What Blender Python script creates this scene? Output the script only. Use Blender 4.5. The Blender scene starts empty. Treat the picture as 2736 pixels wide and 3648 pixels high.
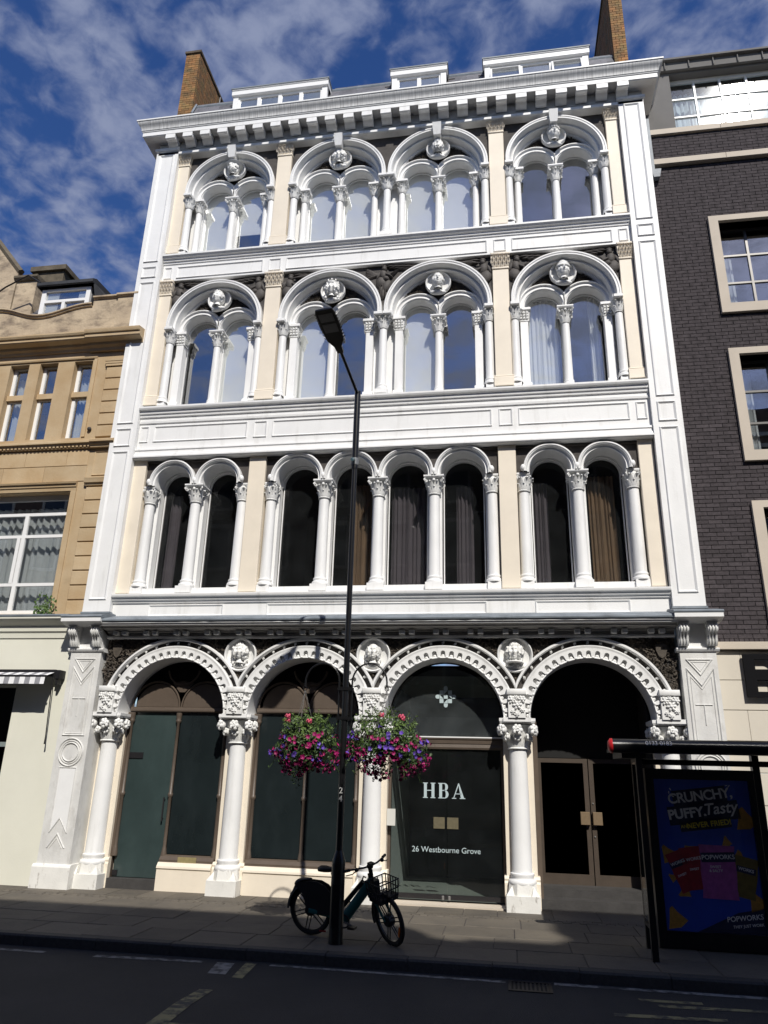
import bpy, bmesh, math, random
from mathutils import Vector, Matrix, Euler, noise
PI = math.pi
rnd = random.Random(7)
scene = bpy.context.scene
COL = scene.collection

# ---------------------------------------------------------------- camera
CAM = Vector((2.203, -12.4, 1.86))
yaw, pitch, roll = math.radians(9.499), math.radians(19.527), math.radians(1.4654)
fwd = Vector((-math.sin(yaw)*math.cos(pitch), math.cos(yaw)*math.cos(pitch), math.sin(pitch)))
rt = Vector((math.cos(yaw), math.sin(yaw), 0)); up = rt.cross(fwd)
r2 = rt*math.cos(roll) + up*math.sin(roll); u2 = up*math.cos(roll) - rt*math.sin(roll)
cd = bpy.data.cameras.new('camera'); cam = bpy.data.objects.new('camera', cd); COL.objects.link(cam)
cam.matrix_world = Matrix(((r2.x, u2.x, -fwd.x, CAM.x), (r2.y, u2.y, -fwd.y, CAM.y), (r2.z, u2.z, -fwd.z, CAM.z), (0, 0, 0, 1)))
cd.sensor_fit = 'VERTICAL'; cd.sensor_height = 36; cd.lens = 36*0.71517
cd.clip_start = 0.05; cd.clip_end = 2000
scene.camera = cam

# ---------------------------------------------------------------- sky and sun
SUN = Vector((0.407, -1.0, 1.058)).normalized()
w = bpy.data.worlds.new('World'); scene.world = w; w.use_nodes = True
nt = w.node_tree; N = nt.nodes; L = nt.links
bg = N['Background']
sky = N.new('ShaderNodeTexSky'); sky.sky_type = 'NISHITA'; sky.sun_disc = False
sky.sun_elevation = math.asin(SUN.z); sky.sun_rotation = math.atan2(SUN.x, SUN.y)
sky.air_density = 1.0; sky.dust_density = 0.4; sky.ozone_density = 2.5
tc = N.new('ShaderNodeTexCoord')
sep = N.new('ShaderNodeSeparateXYZ'); L.new(tc.outputs['Generated'], sep.inputs[0])
mx = N.new('ShaderNodeMath'); mx.operation = 'MAXIMUM'; L.new(sep.outputs['Z'], mx.inputs[0]); mx.inputs[1].default_value = 0.02
ad = N.new('ShaderNodeMath'); ad.operation = 'ADD'; L.new(mx.outputs[0], ad.inputs[0]); ad.inputs[1].default_value = 0.12
dv = N.new('ShaderNodeVectorMath'); dv.operation = 'DIVIDE'
cmb = N.new('ShaderNodeCombineXYZ')
for k in ('X', 'Y', 'Z'): L.new(ad.outputs[0], cmb.inputs[k])
L.new(tc.outputs['Generated'], dv.inputs[0]); L.new(cmb.outputs[0], dv.inputs[1])
def wnoise(scale, detail, rough, off, dist=0.0):
    mp = N.new('ShaderNodeMapping'); mp.inputs['Location'].default_value = off
    mp.inputs['Scale'].default_value = (1, 1, 0); mp.inputs['Rotation'].default_value = (0, 0, 0.5)
    L.new(dv.outputs[0], mp.inputs[0])
    n_ = N.new('ShaderNodeTexNoise'); n_.inputs['Scale'].default_value = scale
    n_.inputs['Detail'].default_value = detail; n_.inputs['Roughness'].default_value = rough
    n_.inputs['Distortion'].default_value = dist
    L.new(mp.outputs[0], n_.inputs['Vector']); return n_
n1 = wnoise(7.6, 4, 0.5, (2.3, 4.9, 0), 0.4); n2 = wnoise(22.0, 7, 0.55, (0.4, 5.2, 0), 0.3)
mm = N.new('ShaderNodeMath'); mm.operation = 'MULTIPLY_ADD'
L.new(n1.outputs[0], mm.inputs[0]); mm.inputs[1].default_value = 0.72
m2 = N.new('ShaderNodeMath'); m2.operation = 'MULTIPLY'; L.new(n2.outputs[0], m2.inputs[0]); m2.inputs[1].default_value = 0.50
L.new(m2.outputs[0], mm.inputs[2])
cr = N.new('ShaderNodeMapRange'); cr.interpolation_type = 'SMOOTHSTEP'
cr.inputs['From Min'].default_value = 0.49; cr.inputs['From Max'].default_value = 0.80
L.new(mm.outputs[0], cr.inputs['Value'])
hs = N.new('ShaderNodeHueSaturation'); hs.inputs['Hue'].default_value = 0.516; hs.inputs['Saturation'].default_value = 1.28; hs.inputs['Value'].default_value = 2.2
L.new(sky.outputs[0], hs.inputs['Color'])
mixc = N.new('ShaderNodeMix'); mixc.data_type = 'RGBA'
L.new(cr.outputs[0], mixc.inputs['Factor']); L.new(hs.outputs[0], mixc.inputs['A'])
mixc.inputs['B'].default_value = (5.4, 6.3, 9.4, 1)
L.new(mixc.outputs['Result'], bg.inputs['Color']); bg.inputs['Strength'].default_value = 0.05
sd = bpy.data.lights.new('sun', 'SUN'); sd.energy = 5.0; sd.angle = math.radians(0.55); sd.color = (1, 0.955, 0.88)
so = bpy.data.objects.new('sun', sd); COL.objects.link(so); so.location = (6, -30, 30)
so.rotation_euler = (-SUN).to_track_quat('-Z', 'Y').to_euler()
vs = scene.view_settings; vs.view_transform = 'Standard'; vs.look = 'None'; vs.gamma = 1; vs.exposure = -0.06
vs.use_curve_mapping = False
scene.render.engine = 'CYCLES'; scene.cycles.max_bounces = 8; scene.cycles.transparent_max_bounces = 12
scene.cycles.glossy_bounces = 4

# ---------------------------------------------------------------- mesh helpers
class MB:
    def __init__(s): s.v = []; s.f = []
    def add(s, vs_, fs):
        o = len(s.v); s.v += [tuple(p) for p in vs_]; s.f += [tuple(i+o for i in f) for f in fs]; return s
    def box(s, x0, x1, y0, y1, z0, z1):
        return s.add([(x0,y0,z0),(x1,y0,z0),(x1,y1,z0),(x0,y1,z0),(x0,y0,z1),(x1,y0,z1),(x1,y1,z1),(x0,y1,z1)],
              [(0,3,2,1),(4,5,6,7),(0,1,5,4),(1,2,6,5),(2,3,7,6),(3,0,4,7)])
    def cbox(s, x0, x1, y0, y1, z0, z1, b=0.006):
        # box with chamfered front edges (front is -y)
        return s.add([(x0,y0+b,z0),(x1,y0+b,z0),(x1,y0+b,z1),(x0,y0+b,z1),(x0+b,y0,z0+b),(x1-b,y0,z0+b),(x1-b,y0,z1-b),(x0+b,y0,z1-b),
               (x0,y1,z0),(x1,y1,z0),(x1,y1,z1),(x0,y1,z1)],
              [(4,5,6,7),(0,1,5,4),(1,2,6,5),(2,3,7,6),(3,0,4,7),(0,8,9,1),(1,9,10,2),(2,10,11,3),(3,11,8,0)])
    def prism(s, poly, y0, y1):
        # polygon in x,z extruded along y
        n = len(poly)
        return s.add([(x,y0,z) for x,z in poly]+[(x,y1,z) for x,z in poly],
              [tuple(range(n))]+[tuple(range(2*n-1,n-1,-1))]+[(i,(i+1)%n,n+(i+1)%n,n+i) for i in range(n)])
    def mould(s, prof, x0, x1, cap=True):
        # profile in y,z extruded along x
        n = len(prof)
        f = [(i,i+1,n+i+1,n+i) for i in range(n-1)]
        if cap: f += [tuple(range(n)), tuple(range(2*n-1,n-1,-1))]
        return s.add([(x0,y,z) for y,z in prof]+[(x1,y,z) for y,z in prof], f)
    def lathe(s, prof, c=(0,0,0), n=20, a0=0, a1=2*PI):
        full = abs(a1-a0-2*PI) < 1e-6; m = n if full else n+1; k = len(prof); vv = []; ff = []
        for i in range(m):
            a = a0+(a1-a0)*i/n; ca, sa = math.cos(a), math.sin(a)
            vv += [(c[0]+r*ca, c[1]+r*sa, c[2]+z) for r,z in prof]
        for i in range(n):
            j = (i+1) % m
            ff += [(i*k+t, j*k+t, j*k+t+1, i*k+t+1) for t in range(k-1)]
        return s.add(vv, ff)
    def arch(s, xc, zc, prof, n=40, stilt=0.0, clamp=None, a0=0.0, a1=PI):
        rows = []
        if stilt: rows.append([(xc+r*math.cos(a0), y, zc-stilt) for r,y in prof])
        for i in range(n+1):
            a = a0+(a1-a0)*i/n
            rows.append([(xc+r*math.cos(a), y, zc+r*math.sin(a)) for r,y in prof])
        if stilt: rows.append([(xc+r*math.cos(a1), y, zc-stilt) for r,y in prof])
        if clamp: rows = [[(min(max(x,clamp[0]),clamp[1]),y,z) for x,y,z in row] for row in rows]
        k = len(prof)
        return s.add([p for row in rows for p in row],
              [(i*k+t,(i+1)*k+t,(i+1)*k+t+1,i*k+t+1) for i in range(len(rows)-1) for t in range(k-1)])
    def spandrel(s, x0, x1, ztop, arcs, zbase, y, step=0.04):
        xs = {x0, x1}
        for c,zc,r in arcs:
            for i in range(33): xs.add(c+r*math.cos(PI*i/32))
        xs = sorted(x for x in xs if x0-1e-6 <= x <= x1+1e-6)
        for a,b in zip(xs, xs[1:]):
            if b-a < 1e-5: continue
            m = (a+b)/2; za = zb = zbase
            for c,zc,r in arcs:
                if abs(m-c) < r:
                    za = max(za, zc+math.sqrt(max(r*r-(a-c)**2,0))); zb = max(zb, zc+math.sqrt(max(r*r-(b-c)**2,0)))
            if min(za,zb) >= ztop: continue
            za = min(za,ztop-1e-4); zb = min(zb,ztop-1e-4)
            s.add([(a,y,za),(b,y,zb),(b,y,ztop),(a,y,ztop)], [(0,1,2,3)])
        return s
    def tube(s, pts, r, n=8, closed=False):
        pts = [Vector(p) for p in pts]; m = len(pts); rr = r if isinstance(r,(list,tuple)) else [r]*m
        vv = []; ff = []; prev = None
        for i,p in enumerate(pts):
            if closed: t = (pts[(i+1)%m]-pts[i-1])
            else: t = pts[min(i+1,m-1)]-pts[max(i-1,0)]
            t.normalize()
            if prev is None: a = t.orthogonal().normalized()
            else: a = (prev-t*prev.dot(t)).normalized()
            prev = a; b = t.cross(a)
            vv += [p+(a*math.cos(2*PI*k/n)+b*math.sin(2*PI*k/n))*rr[i] for k in range(n)]
        for i in range(m if closed else m-1):
            j = (i+1)%m
            ff += [(i*n+k,i*n+(k+1)%n,j*n+(k+1)%n,j*n+k) for k in range(n)]
        if not closed: ff += [tuple(range(n-1,-1,-1)), tuple(range((m-1)*n,m*n))]
        return s.add(vv, ff)
    def blob(s, c, r, rot=0.0, nu=10, nv=7, rotx=0.0):
        # ellipsoid, rotated in the x,z plane
        vv = []; ff = []; cr_, sr_ = math.cos(rot), math.sin(rot)
        for j in range(nv+1):
            ph = -PI/2+PI*j/nv
            for i in range(nu):
                th = 2*PI*i/nu
                x = r[0]*math.cos(ph)*math.cos(th); y = r[1]*math.cos(ph)*math.sin(th); z = r[2]*math.sin(ph)
                vv.append((c[0]+x*cr_-z*sr_, c[1]+y, c[2]+x*sr_+z*cr_))
        for j in range(nv):
            ff += [(j*nu+i,j*nu+(i+1)%nu,(j+1)*nu+(i+1)%nu,(j+1)*nu+i) for i in range(nu)]
        return s.add(vv, ff)
    def frame(s, x0, x1, z0, z1, y, wdt=0.03, proud=0.018):
        # raised moulding running round a panel
        o = [(x0,z0),(x1,z0),(x1,z1),(x0,z1)]; i_ = [(x0+wdt,z0+wdt),(x1-wdt,z0+wdt),(x1-wdt,z1-wdt),(x0+wdt,z1-wdt)]
        m_ = [(x0+wdt*.35,z0+wdt*.35),(x1-wdt*.35,z0+wdt*.35),(x1-wdt*.35,z1-wdt*.35),(x0+wdt*.35,z1-wdt*.35)]
        vv = [(x,y,z) for x,z in o]+[(x,y-proud,z) for x,z in m_]+[(x,y,z) for x,z in i_]
        ff = []
        for k in range(4):
            j = (k+1)%4; ff += [(k,j,4+j,4+k),(4+k,4+j,8+j,8+k)]
        return s.add(vv, ff)
    def strip(s, pts, y, wdt=0.02, proud=0.014, closed=True):
        # ridge along a polyline in x,z on a wall plane
        n = len(pts)
        for k in range(n if closed else n-1):
            a = Vector(pts[k]); b = Vector(pts[(k+1)%n]); d = (b-a).normalized(); q = Vector((-d.y,d.x))*wdt/2
            a2 = a-d*wdt*.4; b2 = b+d*wdt*.4
            s.add([(a2.x+q.x,y,a2.y+q.y),(b2.x+q.x,y,b2.y+q.y),(b2.x-q.x,y,b2.y-q.y),(a2.x-q.x,y,a2.y-q.y),(a.x,y-proud,a.y),(b.x,y-proud,b.y)],
                  [(0,1,5,4),(2,3,4,5),(1,2,5),(3,0,4)])
        return s
    def mesh(s, name, mat=None, smooth=None):
        me = bpy.data.meshes.new(name); me.from_pydata(s.v, [], s.f); me.update()
        if mat: me.materials.append(mat)
        if smooth is not None:
            for p_ in me.polygons: p_.use_smooth = True
            me.set_sharp_from_angle(angle=math.radians(smooth))
        return me

WLOC = {}
def link(name, data, parent=None, loc=(0,0,0), rot=None, scale=None, local=False):
    o = bpy.data.objects.new(name, data); COL.objects.link(o); l = Vector(loc)
    if parent is not None:
        o.parent = parent
        if not local: l = l-WLOC.get(parent.name, Vector((0,0,0)))
    o.location = l; WLOC[o.name] = Vector(loc)
    if rot is not None: o.rotation_euler = rot
    if scale is not None: o.scale = scale
    return o
def obj(name, mb, mat, parent=None, smooth=None, loc=(0,0,0), rot=None, kind=None, local=False, label=None):
    me = mb.mesh(name, mat, smooth) if isinstance(mb, MB) else mb
    o = link(name, me, parent, loc, rot, None, local)
    if kind: o['kind'] = kind
    if label: o['label'] = label
    return o
def thing(name, label, cat, loc=(0,0,0), group=None, rotz=0.0):
    o = link(name, None, None, loc); o.empty_display_size = 0.2; o.rotation_euler = (0,0,rotz)
    return tag(o, label, cat, group)
def tag(o, label, cat, group=None):
    o['label'] = label; o['category'] = cat
    if group: o['group'] = group
    return o
def struct(o): o['kind'] = 'structure'; return o
def text_mesh(txt, size, mat, extrude=0.002, offset=0.0, align='CENTER', shear=0.0, space=1.0):
    cu = bpy.data.curves.new('lettering', 'FONT'); cu.body = txt; cu.size = size; cu.extrude = extrude
    cu.offset = offset; cu.align_x = align; cu.align_y = 'CENTER'; cu.shear = shear; cu.space_character = space; cu.resolution_u = 4
    o = bpy.data.objects.new('lettering', cu); COL.objects.link(o)
    dg = bpy.context.evaluated_depsgraph_get(); me = bpy.data.meshes.new_from_object(o.evaluated_get(dg))
    bpy.data.objects.remove(o); me.materials.clear(); me.materials.append(mat); return me

# ---------------------------------------------------------------- materials
def mat(name, col, rough=0.6, var=0.0, vscale=3.0, bump=0.0, bscale=30.0, metal=0.0, spec=0.5, col2=None, stretch=(1,1,1), detail=6.0,
        lo=0.35, hi=0.65, perobj=0.0, emit=0.0, grime=None, gscale=(2.0,2.0,2.0), glo=0.55, ghi=0.75, gfac=0.6):
    m = bpy.data.materials.new(name); m.use_nodes = True; t = m.node_tree; n = t.nodes; l = t.links
    b = n['Principled BSDF']; b.inputs['Roughness'].default_value = rough; b.inputs['Metallic'].default_value = metal
    b.inputs['Specular IOR Level'].default_value = spec
    b.inputs['Base Color'].default_value = (*col, 1)
    tcn = n.new('ShaderNodeTexCoord'); geo = n.new('ShaderNodeNewGeometry')
    mp = n.new('ShaderNodeMapping'); mp.inputs['Scale'].default_value = stretch; l.new(geo.outputs['Position'], mp.inputs[0])
    cur = None
    if var or col2:
        c2 = col2 or tuple(max(0,c*(1-var)) for c in col)
        nz = n.new('ShaderNodeTexNoise'); nz.inputs['Scale'].default_value = vscale; nz.inputs['Detail'].default_value = detail
        nz.inputs['Roughness'].default_value = 0.6
        l.new(mp.outputs[0], nz.inputs['Vector'])
        rp = n.new('ShaderNodeMapRange'); rp.inputs['From Min'].default_value = lo; rp.inputs['From Max'].default_value = hi
        l.new(nz.outputs[0], rp.inputs['Value'])
        mi = n.new('ShaderNodeMix'); mi.data_type = 'RGBA'; l.new(rp.outputs[0], mi.inputs['Factor'])
        mi.inputs['A'].default_value = (*col,1); mi.inputs['B'].default_value = (*c2,1); cur = mi.outputs['Result']
    if grime:
        mg = n.new('ShaderNodeMapping'); mg.inputs['Scale'].default_value = gscale; l.new(geo.outputs['Position'], mg.inputs[0])
        ng = n.new('ShaderNodeTexNoise'); ng.inputs['Scale'].default_value = 1.0; ng.inputs['Detail'].default_value = 8; ng.inputs['Roughness'].default_value = 0.65
        l.new(mg.outputs[0], ng.inputs['Vector'])
        rg = n.new('ShaderNodeMapRange'); rg.inputs['From Min'].default_value = glo; rg.inputs['From Max'].default_value = ghi
        rg.inputs['To Max'].default_value = gfac; l.new(ng.outputs[0], rg.inputs['Value'])
        mi = n.new('ShaderNodeMix'); mi.data_type = 'RGBA'; l.new(rg.outputs[0], mi.inputs['Factor'])
        if cur: l.new(cur, mi.inputs['A'])
        else: mi.inputs['A'].default_value = (*col,1)
        mi.inputs['B'].default_value = (*grime,1); cur = mi.outputs['Result']
    if perobj:
        oi = n.new('ShaderNodeObjectInfo'); hv = n.new('ShaderNodeHueSaturation')
        r1 = n.new('ShaderNodeMapRange'); r1.inputs['To Min'].default_value = 1-perobj; r1.inputs['To Max'].default_value = 1+perobj
        l.new(oi.outputs['Random'], r1.inputs['Value']); l.new(r1.outputs[0], hv.inputs['Value'])
        if cur: l.new(cur, hv.inputs['Color'])
        else: hv.inputs['Color'].default_value = (*col,1)
        cur = hv.outputs[0]
    if cur: l.new(cur, b.inputs['Base Color'])
    if emit:
        b.inputs['Emission Color'].default_value = (*col,1); b.inputs['Emission Strength'].default_value = emit
    if bump:
        nb = n.new('ShaderNodeTexNoise'); nb.inputs['Scale'].default_value = bscale; nb.inputs['Detail'].default_value = 5
        l.new(mp.outputs[0], nb.inputs['Vector'])
        bp = n.new('ShaderNodeBump'); bp.inputs['Strength'].default_value = bump; bp.inputs['Distance'].default_value = 0.02
        l.new(nb.outputs[0], bp.inputs['Height']); l.new(bp.outputs[0], b.inputs['Normal'])
    return m
def glass(name, tint=(0.85,0.9,0.9), refl=0.10, rough=0.0, wob=0.0, dust=0.0):
    m = bpy.data.materials.new(name); m.use_nodes = True; t = m.node_tree; n = t.nodes; l = t.links
    n.remove(n['Principled BSDF']); out = n['Material Output']
    tr = n.new('ShaderNodeBsdfTransparent'); tr.inputs[0].default_value = (*tint,1)
    gl = n.new('ShaderNodeBsdfGlossy'); gl.inputs['Roughness'].default_value = rough; gl.inputs['Color'].default_value = (1,1,1,1)
    fr = n.new('ShaderNodeLayerWeight'); fr.inputs['Blend'].default_value = 0.5
    pw = n.new('ShaderNodeMath'); pw.operation = 'POWER'; pw.inputs[1].default_value = 4.0; l.new(fr.outputs['Facing'], pw.inputs[0])
    ma = n.new('ShaderNodeMath'); ma.operation = 'ADD'; ma.use_clamp = True; ma.inputs[1].default_value = refl; l.new(pw.outputs[0], ma.inputs[0])
    mi = n.new('ShaderNodeMixShader'); l.new(ma.outputs[0], mi.inputs[0]); l.new(tr.outputs[0], mi.inputs[1]); l.new(gl.outputs[0], mi.inputs[2])
    if dust:
        df = n.new('ShaderNodeBsdfDiffuse'); df.inputs['Color'].default_value = (0.75,0.82,0.85,1); m3 = n.new('ShaderNodeMixShader')
        gd = n.new('ShaderNodeNewGeometry'); nd = n.new('ShaderNodeTexNoise'); nd.inputs['Scale'].default_value = 2.5; nd.inputs['Detail'].default_value = 5
        l.new(gd.outputs['Position'], nd.inputs['Vector'])
        md = n.new('ShaderNodeMath'); md.operation = 'MULTIPLY'; md.inputs[1].default_value = dust*2; l.new(nd.outputs[0], md.inputs[0])
        l.new(md.outputs[0], m3.inputs[0]); l.new(mi.outputs[0], m3.inputs[1]); l.new(df.outputs[0], m3.inputs[2]); l.new(m3.outputs[0], out.inputs[0])
    else: l.new(mi.outputs[0], out.inputs[0])
    if wob:
        geo = n.new('ShaderNodeNewGeometry'); nb = n.new('ShaderNodeTexNoise'); nb.inputs['Scale'].default_value = 1.6; nb.inputs['Detail'].default_value = 1
        l.new(geo.outputs['Position'], nb.inputs['Vector'])
        bp = n.new('ShaderNodeBump'); bp.inputs['Strength'].default_value = wob; bp.inputs['Distance'].default_value = 0.02
        l.new(nb.outputs[0], bp.inputs['Height']); l.new(bp.outputs[0], gl.inputs['Normal']); l.new(bp.outputs[0], fr.inputs['Normal'])
    return m
WHITE = mat('white_paint', (0.80,0.80,0.79), 0.5, 0.06, 2.2, 0.10, 45, grime=(0.44,0.43,0.40), gscale=(6.0,6.0,0.8), glo=0.54, ghi=0.78, gfac=0.5)
WHITE2 = mat('white_paint_carved', (0.79,0.79,0.77), 0.55, 0.10, 6, 0.15, 60, grime=(0.42,0.41,0.38), gscale=(9,9,9), glo=0.52, ghi=0.72, gfac=0.35)
WEATH = mat('weathered_white_paint', (0.66,0.66,0.65), 0.6, 0.0, 2.0, 0.12, 50, col2=(0.36,0.36,0.36), stretch=(14,1,0.6), lo=0.38, hi=0.70)
DIRTW = mat('scuffed_white_paint', (0.76,0.75,0.71), 0.55, 0.10, 4, 0.15, 50, grime=(0.24,0.21,0.18), gscale=(14,14,4), glo=0.60, ghi=0.68, gfac=0.7)
GREYW = mat('aged_grey_white_paint', (0.69,0.685,0.66), 0.6, 0.14, 3, 0.15, 50, grime=(0.36,0.34,0.31), gscale=(7,7,2.5), glo=0.52, ghi=0.70, gfac=0.5)
CREAM = mat('cream_paint', (0.78,0.70,0.575), 0.55, 0.07, 2.5, 0.08, 60, grime=(0.5,0.44,0.34), gscale=(3,3,1), glo=0.6, ghi=0.8, gfac=0.3)
CREAMB = mat('pale_cream_render', (0.70,0.69,0.59), 0.65, 0.05, 1.6, 0.06, 50)
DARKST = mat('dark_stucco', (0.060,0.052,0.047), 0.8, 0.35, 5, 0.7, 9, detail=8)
TAUPE = mat('taupe_moulding_tone', (0.36,0.35,0.335), 0.75, 0.25, 4, 0.2, 30)  # darker tone for the moulding under the ground-floor cornice
ANGEL = mat('dark_carved_figure_paint', (0.078,0.069,0.062), 0.7, 0.3, 12, 0.3, 40)
CARVED = mat('brown_carved_foliage', (0.085,0.069,0.053), 0.75, 0.4, 9, 0.35, 40)
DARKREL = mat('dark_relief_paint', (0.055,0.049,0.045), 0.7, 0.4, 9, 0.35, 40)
LEAD = mat('lead_flashing', (0.22,0.25,0.28), 0.55, 0.35, 3, 0.3, 12)
SLATE = mat('roof_slate', (0.14,0.14,0.16), 0.6, 0.4, 4, 0.2, 20, perobj=0.25)
STONE = mat('golden_sandstone', (0.50,0.385,0.24), 0.8, 0.0, 1.3, 0.18, 26, col2=(0.42,0.295,0.16), perobj=0.08, grime=(0.22,0.17,0.11), gscale=(2,2,3), glo=0.58, ghi=0.8, gfac=0.35)
STONEP = mat('weathered_pale_stone', (0.52,0.42,0.29), 0.85, 0.0, 2.0, 0.3, 20, col2=(0.38,0.30,0.21), grime=(0.13,0.10,0.075), gscale=(2.2,2.2,4.5), glo=0.48, ghi=0.66, gfac=0.8)
BRICKD = mat('dark_engineering_brick', (0.070,0.060,0.064), 0.85, 0.3, 18, 0.3, 60, spec=0.2, perobj=0.22)
BRICKO = mat('stock_brick', (0.30,0.135,0.045), 0.85, 0.0, 4, 0.4, 40, col2=(0.19,0.125,0.045), perobj=0.30, grime=(0.05,0.045,0.03), gscale=(6,6,6), glo=0.5, ghi=0.7, gfac=0.7)
MORTAR = mat('mortar', (0.072,0.065,0.066), 0.9, 0.2, 6, 0.2, 60)
MORTARO = mat('stock_mortar', (0.20,0.15,0.09), 0.9, 0.3, 6, 0.2, 60)
PSTONE = mat('portland_stone', (0.56,0.49,0.40), 0.75, 0.10, 1.5, 0.1, 40, perobj=0.04)
CSTONE = mat('cream_stone_cladding', (0.62,0.57,0.48), 0.7, 0.06, 1.2, 0.05, 40, perobj=0.025)
ZINC = mat('grey_zinc_cladding', (0.165,0.16,0.155), 0.8, 0.12, 1.5, 0.08, 10, spec=0.2)
BROWN = mat('brown_paint', (0.105,0.080,0.061), 0.45, 0.15, 5, 0.1, 40)
TEAL = mat('filmed_teal_glass', (0.014,0.020,0.0215), 0.12, 0.25, 1.2, 0.0, spec=0.55, grime=(0.032,0.042,0.045), gscale=(1.5,1.5,0.7), glo=0.5, ghi=0.8, gfac=0.5)
BROWND = mat('dark_bronze_door_paint', (0.070,0.053,0.040), 0.45, 0.15, 5, 0.1, 40)
FRIEZE = mat('grey_frieze_tone', (0.55,0.54,0.53), 0.7, 0.15, 4, 0.15, 30)  # greyer than the white cornice, for the frieze behind the modillions
SIGNB = mat('matt_black_sign', (0.008,0.008,0.009), 0.9, spec=0.1)
DARKLEAD = mat('dark_sheet_lead', (0.055,0.058,0.065), 0.7, 0.3, 4, 0.25, 12, spec=0.2)
DARKSTONE = mat('sooty_stone', (0.14,0.115,0.08), 0.9, 0.45, 4, 0.3, 25)
TEALD = mat('frosted_teal_glass', (0.038,0.058,0.057), 0.2, 0.25, 1.2, 0.0, spec=0.5, grime=(0.055,0.080,0.078), gscale=(1.5,1.5,0.7), glo=0.45, ghi=0.75, gfac=0.6)
BLACK = mat('black_gloss_paint', (0.008,0.008,0.009), 0.28, 0.2, 8, 0.03, 30)
BLACKM = mat('black_plastic', (0.010,0.009,0.011), 0.5, 0.2, 20)
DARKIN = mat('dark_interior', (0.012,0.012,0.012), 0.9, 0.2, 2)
ROOM = mat('dim_room_paint', (0.035,0.034,0.033), 0.9, 0.2, 1)
FRAMEW = mat('white_window_frame', (0.80,0.80,0.79), 0.4, 0.04, 6)
FRAMEG = mat('dark_metal_window_frame', (0.10,0.095,0.09), 0.4, 0.1, 8, metal=0.3)
GLASS = glass('window_glass', (0.97,0.98,0.98), 0.23, 0.0, 0.06)
GLASST = glass('tinted_window_glass', (0.76,0.75,0.75), 0.02, 0.0, 0.04, 0.006)
GLASSC = glass('clear_shop_glass', (0.88,0.92,0.91), 0.03, 0.0, 0.0, 0.005)
GLASSF = glass('dusty_fanlight_glass', (0.86,0.90,0.90), 0.03, 0.0, 0.0, 0.024)
GLASSR = glass('roof_window_glass', (0.90,0.94,0.96), 0.10, 0.038, 0.0)
BLIND = mat('white_roller_blind', (0.80,0.80,0.79), 0.8, 0.05, 1.5)
CURTW = mat('white_curtain_cloth', (0.80,0.81,0.80), 0.9, 0.05, 3)
CURTG = mat('grey_curtain_cloth', (0.17,0.16,0.18), 0.9, 0.2, 3)
CURTB = mat('brown_curtain_cloth', (0.30,0.215,0.13), 0.9, 0.2, 3)
CURTN = mat('silver_net_curtain', (0.56,0.59,0.60), 0.9, 0.08, 3)
PAVE = mat('york_paving', (0.125,0.108,0.083), 0.85, 0.0, 1.6, 0.3, 25, col2=(0.095,0.083,0.067), perobj=0.14, grime=(0.045,0.041,0.037), gscale=(3,3,3), glo=0.55, ghi=0.75, gfac=0.5)
KERB = mat('granite_kerb', (0.05,0.048,0.046), 0.8, 0.3, 25, 0.3, 40, perobj=0.12)
ASPH = mat('asphalt', (0.030,0.029,0.029), 0.85, 0.0, 1.1, 0.6, 90, col2=(0.019,0.019,0.020))
PAINTW = mat('worn_white_road_paint', (0.25,0.245,0.23), 0.8, 0.0, 9, 0.4, 60, col2=(0.05,0.05,0.05), lo=0.43, hi=0.60)
PAINTY = mat('worn_yellow_road_paint', (0.27,0.24,0.12), 0.8, 0.0, 9, 0.4, 60, col2=(0.05,0.048,0.042), lo=0.43, hi=0.60)
DECAL = mat('pale_vinyl_lettering', (0.44,0.53,0.55), 0.6)
CONC = mat('dark_stone_step', (0.05,0.047,0.045), 0.8, 0.3, 5, 0.2, 40)
# ================================================================= ground, road, pavement
GZ = -0.06
gm = MB(); gm.add([(-300,-300,-0.30),(300,-300,-0.30),(300,300,-0.30),(-300,300,-0.30)], [(0,1,2,3)])
struct(obj('ground', gm, ASPH))
rm = MB()
nx, ny = 60, 12
rm.add([(-45+90*i/nx, -10.6+7.3*j/ny, -0.18-0.03*math.sin(PI*j/ny)*0) for j in range(ny+1) for i in range(nx+1)],
       [(j*(nx+1)+i, j*(nx+1)+i+1, (j+1)*(nx+1)+i+1, (j+1)*(nx+1)+i) for j in range(ny) for i in range(nx)])
struct(obj('road', rm, ASPH))
pv = struct(obj('pavement', MB().box(-45, 45, -3.16, 1.5, -0.28, GZ-0.012), MORTAR))
struct(obj('far_pavement', MB().box(-45, 45, -16.2, -10.6, -0.28, -0.06), PAVE))
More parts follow.
